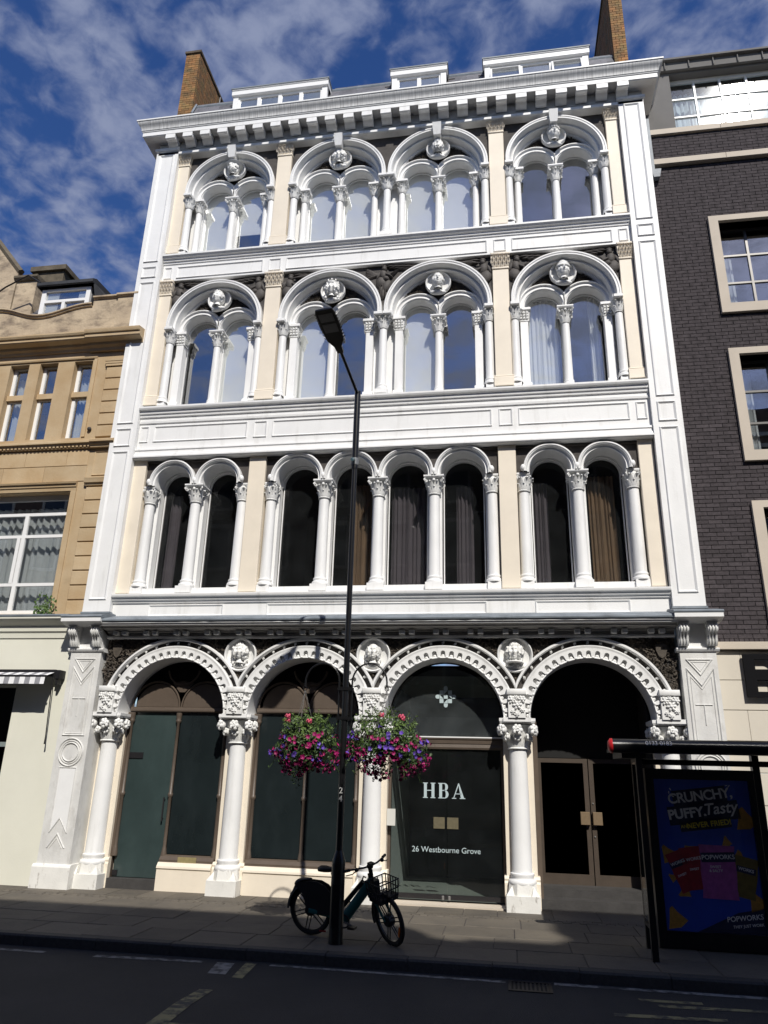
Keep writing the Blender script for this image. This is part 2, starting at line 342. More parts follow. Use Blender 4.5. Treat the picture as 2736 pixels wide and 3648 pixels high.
# paving slabs, four rows along the kerb
rows = [(-3.15,-2.52),(-2.52,-1.90),(-1.90,-1.27),(-1.27,-0.66)]
for ri,(ya,yb) in enumerate(rows):
    x = -9.4+0.33*ri
    while x < 8.0:
        wd = rnd.choice((0.62,0.75,0.90,0.75))
        if -8.8 < x < 7.6:
            dz = rnd.uniform(-0.003,0.003)
            sl = MB(); b_ = 0.006
            x0,x1,y0,y1,z1 = x+0.005, x+wd-0.005, ya+0.005, yb-0.005, GZ+dz
            sl.add([(x0,y0,GZ-0.03),(x1,y0,GZ-0.03),(x1,y1,GZ-0.03),(x0,y1,GZ-0.03),(x0,y0,z1-b_),(x1,y0,z1-b_),(x1,y1,z1-b_),(x0,y1,z1-b_),
                    (x0+b_,y0+b_,z1),(x1-b_,y0+b_,z1),(x1-b_,y1-b_,z1),(x0+b_,y1-b_,z1)],
                   [(0,1,5,4),(1,2,6,5),(2,3,7,6),(3,0,4,7),(4,5,9,8),(5,6,10,9),(6,7,11,10),(7,4,8,11),(8,9,10,11)])
            obj('paving_slab', sl, PAVE, pv)
        x += wd
# row of small setts against the building line, then a strip of slabs
sett = MB().cbox(-0.055,0.055,-0.05,0.05,-0.02,0.0).mesh('sett', PAVE)
x = -8.6
k = 0
while x < 6.2:
    for q in (0,1):
        link('sett', sett, pv, (x+(0.06 if q else 0), -0.60+0.105*q, GZ+rnd.uniform(-0.004,0.003)), (0,0,rnd.uniform(-.05,.05)))
    x += 0.118
x = -9.0
while x < 6.5:
    wd = rnd.choice((0.5,0.66,0.8))
    obj('paving_slab', MB().box(x+.005,x+wd-.005,-0.435,1.4,-0.1,GZ+rnd.uniform(-.002,.002)), PAVE, pv); x += wd
# kerb stones
ke = struct(obj('kerb', MB().box(-45,45,-3.30,-3.165,-0.28,-0.09), KERB))
x = -9.0
while x < 8.0:
    s_ = MB(); L_ = 0.915; b_ = 0.02; x0,x1 = x+.004, x+L_-.004; z1 = GZ+rnd.uniform(-.003,.003)
    s_.add([(x0,-3.31,-0.2),(x1,-3.31,-0.2),(x1,-3.31,z1-b_),(x0,-3.31,z1-b_),(x0,-3.31+b_,z1),(x1,-3.31+b_,z1),(x1,-3.155,z1),(x0,-3.155,z1)],
           [(0,1,2,3),(3,2,5,4),(4,5,6,7),(0,3,4,7),(1,6,5,2)])
    obj('kerb_stone', s_, KERB, ke); x += L_
# painted markings
def mark(pts, m, name='road_marking'):
    z = -0.176; o = obj(name, MB().add([(x,y,z) for x,y in pts], [tuple(range(len(pts)))]), m); return struct(o)
mark([(-6.5,-3.48),(-3.08,-3.50),(-3.08,-3.58),(-6.5,-3.56)], PAINTW)
mark([(-2.46,-3.50),(-1.20,-3.45),(-1.20,-3.53),(-2.46,-3.60)], PAINTW)
mark([(-1.04,-3.46),(-0.84,-3.46),(-0.77,-3.93),(-0.97,-3.93)], PAINTW)
mark([(-0.73,-3.40),(-0.60,-3.39),(-0.55,-4.03),(-0.67,-4.02)], PAINTY)
mark([(-0.44,-3.40),(2.12,-3.42),(2.12,-3.50),(-0.44,-3.47)], PAINTW)
mark([(2.62,-3.36),(7.5,-3.36),(7.5,-3.45),(2.62,-3.45)], PAINTW)
mark([(-0.82,-4.50),(-0.68,-4.50),(-0.70,-4.95),(-0.86,-4.95)], PAINTY)
mark([(-0.86,-4.95),(-0.70,-4.95),(-0.68,-5.60),(-0.85,-5.60)], PAINTY)
mark([(-0.68,-5.50),(0.6,-5.45),(0.6,-5.58),(-0.68,-5.60)], PAINTY)
mark([(3.40,-3.74),(4.0,-3.72),(4.0,-3.80),(3.42,-3.82)], PAINTY)
mark([(3.55,-3.90),(4.6,-3.84),(4.6,-3.92),(3.57,-3.99)], PAINTY)
mark([(3.10,-4.28),(4.1,-4.22),(4.1,-4.31),(3.1,-4.38)], PAINTY)
# gutter grate
gg = thing('gutter_grate', 'dark iron gutter grate set in the road by the kerb', 'grate', (2.37,-3.59,-0.18))
obj('frame', MB().box(2.15,2.59,-3.78,-3.74,-0.19,-0.170).box(2.15,2.59,-3.44,-3.40,-0.19,-0.170).box(2.15,2.18,-3.74,-3.44,-0.19,-0.171).box(2.56,2.59,-3.74,-3.44,-0.19,-0.171), BLACKM, gg)
for k in range(9):
    obj('bar', MB().box(2.20+k*0.042,2.22+k*0.042,-3.74,-3.44,-0.19,-0.172), BLACKM, gg)

# ================================================================= the white arcaded building
BLD = thing('arcaded_building', 'white four-storey stucco building with rows of round arches, columns and portrait medallions', 'building', (0,0,GZ))
PX = [(-4.92,-4.65),(-2.526,-2.195),(2.21,2.528),(4.664,4.92)]         # cream piers

# ---- carved pieces shared by many columns
def leaf(mb, a, r0, z0, h, wd, curl, tilt=0.0):
    # acanthus leaf standing against a bell at angle a
    ca, sa = math.cos(a), math.sin(a); prof = [(0,0,1.0),(0.012,0.35,1.1),(0.022,0.65,1.0),(curl*.7,0.90,0.72),(curl,0.97,0.4),(curl*1.15,0.84,0.25)]
    vv = []
    for d,t,wf in prof:
        r = r0+d+tilt*t
        for sgn in (-1,-.5,0,.5,1):
            lift = 0.012*(1-abs(sgn))+(0.006 if abs(sgn)==.5 else 0); q = sgn*wd*.5*wf
            vv.append(((r+lift)*ca-q*sa, (r+lift)*sa+q*ca, z0+h*t-abs(sgn)*0.01*h*5*t))
    ff = [(i*5+j,i*5+j+1,(i+1)*5+j+1,(i+1)*5+j) for i in range(5) for j in range(4)]
    mb.add(vv, ff)
def capital(h, r, half, volute=True, rows=2, seed=1):
    # origin at the bottom centre of the bell, top is the abacus underside
    mb = MB(); q = random.Random(seed)
    mb.lathe([(r*1.15,-0.02*h),(r*1.25,0.03*h),(r*1.12,0.09*h),(r*1.0,0.12*h),(r*1.05,0.5*h),(r*1.3,0.8*h),(min(half*.95,r*1.75),h)], n=16)
    n = 8
    for k in range(n): leaf(mb, 2*PI*k/n+q.uniform(-.05,.05), r*1.02, 0.10*h, 0.42*h, 2*PI*r/n*1.15, 0.045)
    if rows > 1:
        for k in range(n): leaf(mb, 2*PI*(k+.5)/n+q.uniform(-.05,.05), r*1.06, 0.38*h, 0.48*h, 2*PI*r/n*1.25, 0.055, 0.02)
    if volute:
        for sx in (-1,1):
            for sy in (-1,1):
                c = Vector((sx*half*.80, sy*half*.80, 0.84*h)); pts = []
                for k in range(15):
                    a = k*0.75; rr = 0.16*h*(1-k/17)
                    pts.append(c+Vector((sx*.7,sy*.7,0))*(rr*math.cos(a))+Vector((0,0,rr*math.sin(a))))
                mb.tube(pts, 0.035*h, 5)
        for a in range(4):
            d = Vector((math.cos(a*PI/2), math.sin(a*PI/2), 0))
            mb.blob(d*half*.80+Vector((0,0,0.86*h)), (0.10*h,0.10*h,0.10*h), nu=7, nv=5)
    return mb
def roses_capital(h, r, half, seed):
    mb = MB(); q = random.Random(seed)
    mb.lathe([(r*1.15,-0.03*h),(r*1.28,0.02*h),(r*1.1,0.08*h),(r*1.0,0.12*h),(r*1.15,0.45*h),(r*1.7,0.8*h),(half*.85,h)], n=20)
    for k in range(8): leaf(mb, 2*PI*k/8, r*1.03, 0.08*h, 0.45*h, r*.85, 0.05, 0.03)
    for sx in (-1,0,1):
        for sy in (-1,0,1):
            if sx == 0 and sy == 0: continue
            rr = half*(0.80 if sx*sy else 0.84)
            for lev,(zz,sc) in enumerate(((0.78,1.0),(0.50,0.8))):
                f = 1.0 if lev == 0 else 0.70
                c = Vector((sx*rr*f, sy*rr*f, zz*h))
                d = Vector((sx,sy,0.1)).normalized(); t1 = d.orthogonal().normalized(); t2 = d.cross(t1)
                mb.blob(c, (0.07*sc,0.07*sc,0.075*sc), nu=8, nv=6)
                m = 6
                for p_ in range(m):
                    a = 2*PI*p_/m+q.uniform(-.2,.2); cc = c+d*0.035+(t1*math.cos(a)+t2*math.sin(a))*0.055*sc
                    mb.blob(cc, (0.034*sc,0.034*sc,0.038*sc), nu=6, nv=5)
                pts = [c+d*0.072*sc+(t1*math.cos(k*.8)+t2*math.sin(k*.8))*0.034*sc*(1-k/14) for k in range(12)]
                mb.tube(pts, 0.011*sc, 5)
    return mb
def shaft(r0, r1, h, n=20):
    prof = [(r0*1.42,0),(r0*1.45,.03),(r0*1.36,.055),(r0*1.18,.065),(r0*1.16,.085),(r0*1.24,.10),(r0*1.2,.12),(r0*1.02,.13)]
    prof += [(r0+(r1-r0)*(t**1.6), .13+(h-.13)*t) for t in (0.02,.2,.4,.6,.8,1.0)]
    return MB().lathe(prof, n=n)
CAPS = {}
def column(x, y, z0, z1, caph, r0, r1, half, parent, key, plinth=None, front=None, mat_=None, ab=0.05, capf=capital):
    # column with base, capital and abacus; the shaft is the part, the rest its sub-parts
    hs_ = z1-caph-ab-z0
    k1 = ('s',round(r0,3),round(r1,3),round(hs_,3))
    if k1 not in CAPS: CAPS[k1] = shaft(r0,r1,hs_).mesh('column', WHITE, 50)
    o = link('column', CAPS[k1], parent, (x,y,z0))
    k2 = ('c',key)
    if k2 not in CAPS: CAPS[k2] = capf(caph, r1, half, seed=len(CAPS)).mesh('capital', WHITE2, 40)
    link('capital', CAPS[k2], o, (x,y,z1-ab-caph))
    k3 = ('a',round(half,3),round(ab,3))
    if k3 not in CAPS:
        CAPS[k3] = MB().add([(sx*half*f,sy*half*f,zz) for zz,f in ((0,.90),(ab*.45,1),(ab,1)) for sx,sy in ((-1,-1),(1,-1),(1,1),(-1,1))],
            [(4*i+j,4*i+(j+1)%4,4*i+4+(j+1)%4,4*i+4+j) for i in range(2) for j in range(4)]+[(8,9,10,11),(3,2,1,0)]).mesh('abacus', WHITE)
    link('abacus', CAPS[k3], o, (x,y,z1-ab))
    if plinth:
        w_, h_ = plinth; k4 = ('p',w_,h_)
        if k4 not in CAPS: CAPS[k4] = MB().box(-w_/2,w_/2,-w_/2,w_/2,-h_,0).mesh('plinth', WHITE)
        link('plinth', CAPS[k4], o, (x,y,z0))
    return o

# ---- portrait heads
def head_mesh(seed, beard=0.0, hat=None, hair=1.0, longhair=False, ruff=False):
    q = random.Random(seed); mb = MB(); nu, nv = 64, 46
    def g(d, c, s, amp):
        return amp*math.exp(-((d[0]-c[0])/s[0])**2-((d[2]-c[2])/s[2])**2-((d[1]-c[1])/s[1])**2)
    vv = []
    for j in range(nv+1):
        ph = -PI/2+PI*j/nv
        for i in range(nu):
            th = 2*PI*i/nu; d = (math.cos(ph)*math.cos(th), math.cos(ph)*math.sin(th), math.sin(ph))
            r = 0.112; f = 1.0 if d[1] < 0 else 0.0
            e = 0.0
            e += g(d,(0,-1,-.05),(.11,.5,.24),.038)+g(d,(0,-.98,-.20),(.16,.4,.09),.020)
            e += g(d,(0,-.95,.30),(.5,.4,.09),.013)
            for sx in (-1,1):
                e += g(d,(sx*.32,-.9,.10),(.17,.35,.11),-.026)+g(d,(sx*.32,-.94,.09),(.08,.3,.05),.010)
                e += g(d,(sx*.50,-.8,-.18),(.22,.35,.2),.011)
                e += g(d,(sx*.98,-.05,.0),(.15,.18,.22),.018)
            e += g(d,(0,-.9,-.42),(.24,.4,.05),.011)+g(d,(0,-.9,-.50),(.22,.4,.035),-.014)+g(d,(0,-.85,-.57),(.2,.4,.06),.011)
            e += g(d,(0,-.7,-.78),(.3,.4,.18),.012)
            ns = noise.noise(Vector(d)*5+Vector((seed*3.1,0,0)))
            if beard and d[2] < -.28 and d[1] < .1:
                e += beard*min(1,(-.28-d[2])/.25)*(0.9+.9*noise.noise(Vector(d)*10+Vector((seed,7,0))))
            hl = (d[2] > .52) or (d[1] > .02 and d[2] > -.75) or (abs(d[0]) > .80 and d[2] > -.3)
            if hl: e += .018*hair+.020*hair*noise.noise(Vector(d)*9+Vector((seed,2,0)))
            if longhair and abs(d[0]) > .55 and d[2] < .5: e += .028+.018*noise.noise(Vector(d)*6+Vector((seed,5,1)))
            rr = r+e
            vv.append((d[0]*rr*.84, d[1]*rr*.98, d[2]*rr*1.18))
    ff = [(j*nu+i,j*nu+(i+1)%nu,(j+1)*nu+(i+1)%nu,(j+1)*nu+i) for j in range(nv) for i in range(nu)]
    mb.add(vv, ff)
    # neck and shoulders
    mb.lathe([(.052,-.12),(.055,-.16),(.075,-.19)], c=(0,.01,0), n=14)
    mb.blob((0,.055,-.215), (.15,.05,.05), nu=16, nv=8)
    mb.blob((-.035,.015,-.205), (.055,.025,.022), .7); mb.blob((.035,.015,-.205), (.055,.025,.022), -.7)
    if ruff:
        mb.lathe([(.07,-.15),(.13,-.16),(.14,-.175),(.13,-.19),(.07,-.185)], n=24)
    if longhair:
        for k in range(18):
            sx = -1 if k%2 else 1; mb.blob((sx*(.092+q.uniform(0,.022)), q.uniform(-.02,.06), .05-.014*k+q.uniform(-.015,.015)), (.022,.026,.034), q.uniform(-.8,.8), 7, 5)
    if hat == 'brim':
        mb.lathe([(.06,.05),(.15,.065),(.165,.085),(.155,.095),(.105,.085),(.10,.15),(.06,.18),(0,.185)], c=(0,.01,0), n=22)
    if hat == 'turban':
        for k in range(5):
            mb.tube([(math.cos(a)*(.105-.012*k), math.sin(a)*(.10-.012*k), .075+.026*k+.018*math.sin(a+k)) for a in [2*PI*t/18 for t in range(18)]], .026, 7, True)
        mb.blob((-.02,-.02,.20), (.05,.05,.03), .4)
    if hat == 'crown':
        mb.lathe([(.098,.075),(.108,.08),(.108,.12),(.096,.12)], n=20)
        for k in range(9):
            a = 2*PI*k/9; mb.blob((.105*math.cos(a), .105*math.sin(a), .14), (.018,.018,.03), 0, 6, 5)
    if hat == 'laurel':
        for k in range(16):
            a = 2*PI*k/16; mb.blob((.105*math.cos(a), .118*math.sin(a), .07+.012*(k%2)), (.028,.018,.02), .5 if k%2 else -.5, 6, 5)
    return mb
def medallion(x, y, z, rr, parent, seed, lab, turn=0.0, sc=1.0, hf=.03, **kw):
    ring = MB(); n = 40; prof = [(rr,0.05),(rr,-.02),(rr*.95,-.035),(rr*.89,-.02),(rr*.86,.0),(rr*.85,.05)]
    ring.add([(r*math.cos(2*PI*i/n), yy, r*math.sin(2*PI*i/n)) for i in range(n) for r,yy in prof],
             [(i*6+t,((i+1)%n)*6+t,((i+1)%n)*6+t+1,i*6+t+1) for i in range(n) for t in range(5)])
    # shallow dished back
    o = obj('medallion', ring, WHITE, parent, 30, (x,y,z), label=lab)
    di = MB(); m = 5
    di.add([(0,.085,0)]+[(rr*.86*t/m*math.cos(2*PI*i/n), .085-.05*(t/m)**2, rr*.86*t/m*math.sin(2*PI*i/n)) for t in range(1,m+1) for i in range(n)],
           [(0,1+i,1+(i+1)%n) for i in range(n)]+[(1+t*n+i,1+t*n+(i+1)%n,1+(t+1)*n+(i+1)%n,1+(t+1)*n+i) for t in range(m-1) for i in range(n)])
    obj('medallion_back', di, WHITE, o, 60, (x,y,z))
    h = obj('portrait_head', head_mesh(seed, **kw), WHITE2, o, 75, (x,y-hf,z+(.045 if hf < .05 else -.005)), (-.12,0,turn))
    h.scale = (sc,sc,sc)

def relief(mb, region, n, size, y, seed, depth=0.035):
    # carved foliage: curled leaves, berries and stems inside a region test
    q = random.Random(seed); tries = 0; c = 0; (x0,x1,z0,z1), inside = region
    while c < n and tries < n*40:
        tries += 1; x, z = q.uniform(x0,x1), q.uniform(z0,z1)
        if not inside(x,z): continue
        c += 1; t = q.random(); a = q.uniform(0,2*PI)
        if t < 0.55:
            s_ = size*q.uniform(.7,1.3); m = 5; vv = [(x,y-depth*.4,z)]
            for k in range(9):
                b = a-1.9+3.8*k/8; rr = s_*(1.0 if k%2==0 else .62)
                vv.append((x+rr*math.cos(b), y-depth*q.uniform(.5,1.3), z+rr*math.sin(b)))
            mb.add(vv, [(0,k+1,k+2) for k in range(8)])
        elif t < 0.75:
            mb.blob((x,y-depth*.5,z), (size*.45,depth*.7,size*.45), 0, 7, 5)
        else:
            pts = [(x+size*(1.1-.11*k)*math.cos(a+.75*k), y-depth*(.5+.05*k), z+size*(1.1-.11*k)*math.sin(a+.75*k)) for k in range(9)]
            mb.tube(pts, size*.16, 5)
    return mb

# ================================================================= ground floor
CX = [-4.70,-2.335,0.02,2.385,4.735]; AX = [(a+b)/2 for a,b in zip(CX,CX[1:])]; AZ = 2.70
RO, RI = 1.315, 0.965; HALF = 1.1765
spw = MB().spandrel(-4.885, 4.925, 4.03, [(a,AZ,1.24) for a in AX], 2.72, 0.0)
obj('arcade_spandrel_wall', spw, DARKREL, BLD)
obj('arcade_back_wall', MB().spandrel(-4.885,4.925,4.1,[(a,AZ,0.94) for a in AX],2.72,0.40), DARKIN, BLD)
rose = MB()
for k in range(6):
    a = 2*PI*k/6; rose.blob((.02*math.cos(a),-.008,.02*math.sin(a)), (.014,.012,.014), 0, 6, 4)
rose.blob((0,-.014,0), (.012,.012,.012), 0, 6, 4); rose.blob((.03,-.002,-.02),(.022,.008,.008),.7,6,4); rose.blob((-.03,-.002,.02),(.022,.008,.008),.7,6,4)
ROSE = rose.mesh('rosette', WHITE2, 60)
for ai,ax in enumerate(AX):
    cl = (ax-HALF-(0.2 if ai==0 else 0), ax+HALF+(0.2 if ai==3 else 0))
    ar = MB().arch(ax, AZ, [(RO,.02),(RO,-.10),(RO-.010,-.115),(RO-.038,-.115),(RO-.048,-.10),(1.267,-.0)], n=64, clamp=cl, stilt=0.0)
    arch_o = obj('archivolt', ar, WHITE, BLD, 40)
    obj('inner_band', MB().arch(ax, AZ, [(1.187,.0),(1.183,-.092),(1.172,-.106),(1.155,-.106),(1.147,-.10),(1.125,-.10)], n=64, clamp=cl), WHITE, arch_o, 40)
    obj('hollow_band', MB().arch(ax, AZ, [(1.267,.0),(1.23,.012),(1.187,.0)], n=64, clamp=cl), DARKREL, arch_o, 40)
    # scalloped inner edge: plate whose inner boundary is a row of round-headed notches
    sc = MB(); NN = 23; per = 16; rowsA = []
    tot = NN*per
    for i in range(tot+1):
        a = PI*i/tot; u = (i%per)/per; d = abs(u-.5)
        rin = .995
        if d < .29: rin = 1.05+.045*math.sqrt(max(0,1-(d/.29)**2))
        rowsA.append([(ax+r*math.cos(a), y, AZ+r*math.sin(a)) for r,y in ((1.125,-.10),(rin,-.10),(rin,-.02))])
    sc.add([p for r_ in rowsA for p in r_], [(i*3+t,(i+1)*3+t,(i+1)*3+t+1,i*3+t+1) for i in range(tot) for t in range(2)])
    obj('scalloped_edge', sc, WHITE, arch_o, 30)
    tg = MB()
    tg.arch(ax, AZ, [(1.10,-.02),(1.0,-.02),(.998,-.075),(.993,-.09),(.985,-.096),(.972,-.096),(RI+.002,-.085),(RI,-.06),(RI,.40)], n=56)
    for i in range(NN):      # tongue behind every notch
        a = PI*(i+.5)/NN; x, z = ax+1.01*math.cos(a), AZ+1.01*math.sin(a)
        tg.blob((x,-.045,z), (.036,.04,.030), a-PI/2, 8, 5)
    for i in range(NN-1):
        a = PI*(i+1)/NN; tg.blob((ax+.985*math.cos(a),-.10,AZ+.985*math.sin(a)), (.024,.012,.018), a-PI/2, 7, 5)
    obj('soffit', tg, WHITE, arch_o, 40)
    for i in range(15):
        a = PI*(i+.5)/15*0.80+PI*0.10
        x, z = ax+1.228*math.cos(a), AZ+1.228*math.sin(a)
        if cl[0]+.05 < x < cl[1]-.05: link('rosette', ROSE, arch_o, (x,-.045,z), (0,-a,0), (.72,1.3,.72))
# carved foliage in the spandrels
def sp_in(x,z):
    return all((x-a)**2+(z-AZ)**2 > (RO+.02)**2 for a in AX) and all((x-c)**2+(z-3.72)**2 > .30**2 for c in CX[1:4])
for (a,b,n_) in ((-4.86,-3.7,150),(-3.4,-1.3,110),(-1.0,1.05,110),(1.35,3.4,110),(3.7,4.9,150)):
    obj('spandrel_foliage', relief(MB(), ((a,b,3.2,3.99), sp_in), n_, .052, 0.0, int(a*10), .055), CARVED, BLD, 50, kind='stuff')
shield = MB().prism([(-.085,.10),(.085,.10),(.085,0),(.05,-.09),(0,-.13),(-.05,-.09),(-.085,0)], -.075, -.03)
SHM = shield.mesh('shield', CARVED)
link('shield', SHM, BLD, (-4.66,0,3.80)); link('shield', SHM, BLD, (4.70,0,3.80))
for cx_,sd_,kw,lab in ((CX[1],11,dict(longhair=True,hair=1.2),'long-haired portrait bust'),(CX[2],12,dict(hair=.3,beard=.012,longhair=True),'balding portrait bust with moustache and collar'),(CX[3],13,dict(hair=1.3,ruff=True,longhair=True),'curly-haired portrait bust with ruff')):
    medallion(cx_, -.08, 3.725, .29, BLD, sd_, lab, turn=rnd.uniform(-.3,.2), sc=1.04, hf=.0, **kw)
# columns with springer blocks, piers behind
shaft_g = MB().lathe([(.205,.30),(.215,.325),(.205,.36),(.175,.375),(.17,.40),(.185,.42),(.18,.45),(.158,.462),(.152,.50),(.150,1.0),(.146,1.5),(.140,2.0),(.135,2.24)], n=28).mesh('column', WHITE, 50)
plm = MB(); h_ = .25
plm.box(-h_,h_,-h_,h_,GZ,.16)
# chamfered top: octagon over a square with corner spurs
oct_ = [(.24*math.cos(PI/8+k*PI/4), .24*math.sin(PI/8+k*PI/4)) for k in range(8)]
plm.add([(x,y,.155) for x,y in oct_]+[(x*.9,y*.9,.315) for x,y in oct_], [(k,(k+1)%8,8+(k+1)%8,8+k) for k in range(8)]+[tuple(range(8,16))])
for sx in (-1,1):
    for sy in (-1,1):
        plm.add([(sx*h_,sy*h_,.161),(sx*h_*.5,sy*h_,.161),(sx*h_,sy*h_*.5,.161),(sx*.16,sy*.16,.29)], [(0,1,3),(0,2,3),(1,2,3)])
PLM = plm.mesh('plinth', DIRTW)
RCAP = [roses_capital(.37,.135,.29,sd_).mesh('capital', WHITE2, 50) for sd_ in (3,5)]
sb = MB().box(-.135,.135,-.145,.10,0,.36).cbox(-.155,.155,-.17,.10,.36,.45)
q_ = random.Random(4)
for cx_,cz_,s_ in ((-.075,.29,.8),(.075,.29,.8),(0,.19,.95),(-.07,.10,.5),(.075,.11,.5),(0,.05,.5),(0,.31,.5)):
    cx_ += q_.uniform(-.012,.012); cz_ += q_.uniform(-.012,.012)
    sb.blob((cx_,-.165,cz_), (.03*s_,.03*s_,.03*s_), 0, 8, 6)
    for p_ in range(6):
        a = p_*1.047+q_.uniform(-.2,.2); sb.blob((cx_+.05*s_*math.cos(a),-.158,cz_+.05*s_*math.sin(a)), (.034*s_,.022*s_,.022*s_), a, 7, 5)
SBM = sb.mesh('springer_block', WHITE2, 50)
ABM = MB().add([(sx*f,sy*f,z) for z,f in ((0,.27),(.03,.285),(.075,.285)) for sx,sy in ((-1,-1),(1,-1),(1,1),(-1,1))],
      [(4*i+j,4*i+(j+1)%4,4*i+4+(j+1)%4,4*i+4+j) for i in range(2) for j in range(4)]+[(8,9,10,11),(3,2,1,0)]).mesh('abacus', WHITE)
for ci,cx_ in enumerate(CX):
    co = link('column', shaft_g, BLD, (cx_,.20,0))
    link('plinth', PLM, co, (cx_,.20,0)); link('capital', RCAP[ci%2], co, (cx_,.20,2.255), (0,0,0.0 if ci%2 else PI/2))
    link('abacus', ABM, co, (cx_,.20,2.645)); link('springer_block', SBM, co, (cx_,.0,2.722))
    pr_ = MB().box(cx_-.235,cx_+.235,.37,.62,.36,2.66)
    po = obj('pier', pr_, CREAM, BLD)
    obj('pier_base', MB().mould([(.62,GZ),(.33,GZ),(.33,.30),(.345,.33),(.335,.36),(.35,.39),(.365,.40),(.62,.40)], cx_-.27, cx_+.27), CREAM, po)
    obj('pier_head', MB().box(cx_-.22,cx_+.22,.0,.40,2.665,2.73), WHITE, po)

# shop windows: two bays with brown frames and teal glass
def tracery(mb, x0, x1, y, z0, span):
    # three crossing hoops over the transom
    m = (x0+x1)/2; r = (m-x0)-.02
    def hoop(xc, zc, rr, a0, a1):
        mb.tube([(xc+rr*math.cos(a), y, zc+rr*math.sin(a)) for a in [a0+(a1-a0)*k/18 for k in range(19)]], .018, 6)
    hoop(m-r*.5-.02, z0, r*.50, 0.0, PI); hoop(m+r*.5+.02, z0, r*.50, 0.0, PI)
    hoop(m, z0+r*.78, r*.34, PI*1.05, PI*1.95)
for bi,ax in enumerate(AX[:2]):
    W_ = obj('shop_window', MB().box(ax-.93,ax+.93,.44,.50,2.76,2.86), BROWN, BLD)
    obj('transom_moulding', MB().mould([(.44,2.775),(.415,2.78),(.41,2.80),(.415,2.835),(.44,2.845)], ax-.92, ax+.92), BROWN, W_)
    tr = MB(); tracery(tr, ax-.9, ax+.9, .455, 2.86, 1); obj('tracery', tr, BROWN, W_, 60)
    fp = MB(); 
    for sx in (-1,1):
        fp.prism([(ax+sx*.44+.40*math.cos(PI*k/16), 2.865+.40*math.sin(PI*k/16)) for k in range(17)], .462, .475)
    fp.prism([(ax-.20,3.28),(ax-.05,3.12),(ax+.05,3.12),(ax+.20,3.28),(ax,3.32)], .463, .474)
    obj('fan_panel', fp, BROWN, W_)
    for mi_,(mx_,zb) in enumerate(((ax-.88,.47),(ax,.47),(ax+.88,.47))):
        z_b = .47
        mm_ = MB().lathe([(.05,z_b-.05),(.05,z_b),(.034,z_b+.10),(.03,z_b+.12),(.03,1.36),(.042,1.375),(.046,1.40),(.042,1.425),(.03,1.44),(.028,2.58),(.045,2.60),(.05,2.63),(.04,2.65),(.05,2.68),(.052,2.76)], c=(mx_,.45,0), n=12)
        obj('colonnette', mm_, BROWN, W_, 50)
    for sx in (-1,1): obj('frame_post', MB().box(ax+sx*.935-.03,ax+sx*.935+.03,.43,.5,.42 if not(bi==0 and sx<0) else .05,2.76), BROWN, W_)
    if bi == 0:
        obj('pane', MB().box(ax+.03,ax+.90,.475,.485,.48,2.76), TEAL, W_)
        do = obj('glass_door', MB().box(ax-.88,ax-.03,.478,.490,.10,2.76), TEALD, BLD)
        obj('hinge', MB().box(ax-.89,ax-.60,.462,.478,1.98,2.08), BLACKM, do); obj('hinge', MB().box(ax-.89,ax-.80,.462,.478,.12,.2), BLACKM, do)
        obj('handle', MB().tube([(ax-.10,.43,.98),(ax-.10,.43,1.36)], .014, 8).tube([(ax-.10,.43,1.02),(ax-.10,.48,1.02)],.01,6).tube([(ax-.10,.43,1.32),(ax-.10,.48,1.32)],.01,6), BLACKM, do)
        obj('sill', MB().mould([(.52,.34),(.36,.34),(.355,.40),(.40,.45),(.44,.47),(.52,.47)], ax-.03, ax+.91), BROWN, W_)
        dado = obj('dado_wall', MB().mould([(.55,GZ),(.30,GZ),(.30,.26),(.28,.28),(.285,.31),(.315,.34),(.33,.365),(.55,.365)], ax-.03, ax+.905), CREAM, BLD)
        obj('vent_plate', MB().box(ax+.30,ax+.62,.345,.365,.36,.45), mat('brass_vent',(0.30,0.25,0.12),.4,.2,20), dado)
        obj('door_step', MB().box(ax-.90,ax-.035,.32,.9,GZ,.09), CONC, BLD)
    else:
        for sx in (-1,1): obj('pane', MB().box(ax+sx*.46-.43,ax+sx*.46+.43,.475,.485,.48,2.76), TEAL, W_)
        obj('sill', MB().mould([(.52,.34),(.36,.34),(.355,.40),(.40,.45),(.44,.47),(.52,.47)], ax-.91, ax+.91), BROWN, W_)
        obj('dado_wall', MB().mould([(.55,GZ),(.30,GZ),(.30,.26),(.28,.28),(.285,.31),(.315,.34),(.33,.365),(.55,.365)], ax-.905, ax+.905), CREAM, BLD)
    obj('window_backing', MB().box(ax-.98,ax+.98,.60,.64,GZ,4.0), DARKIN, BLD)

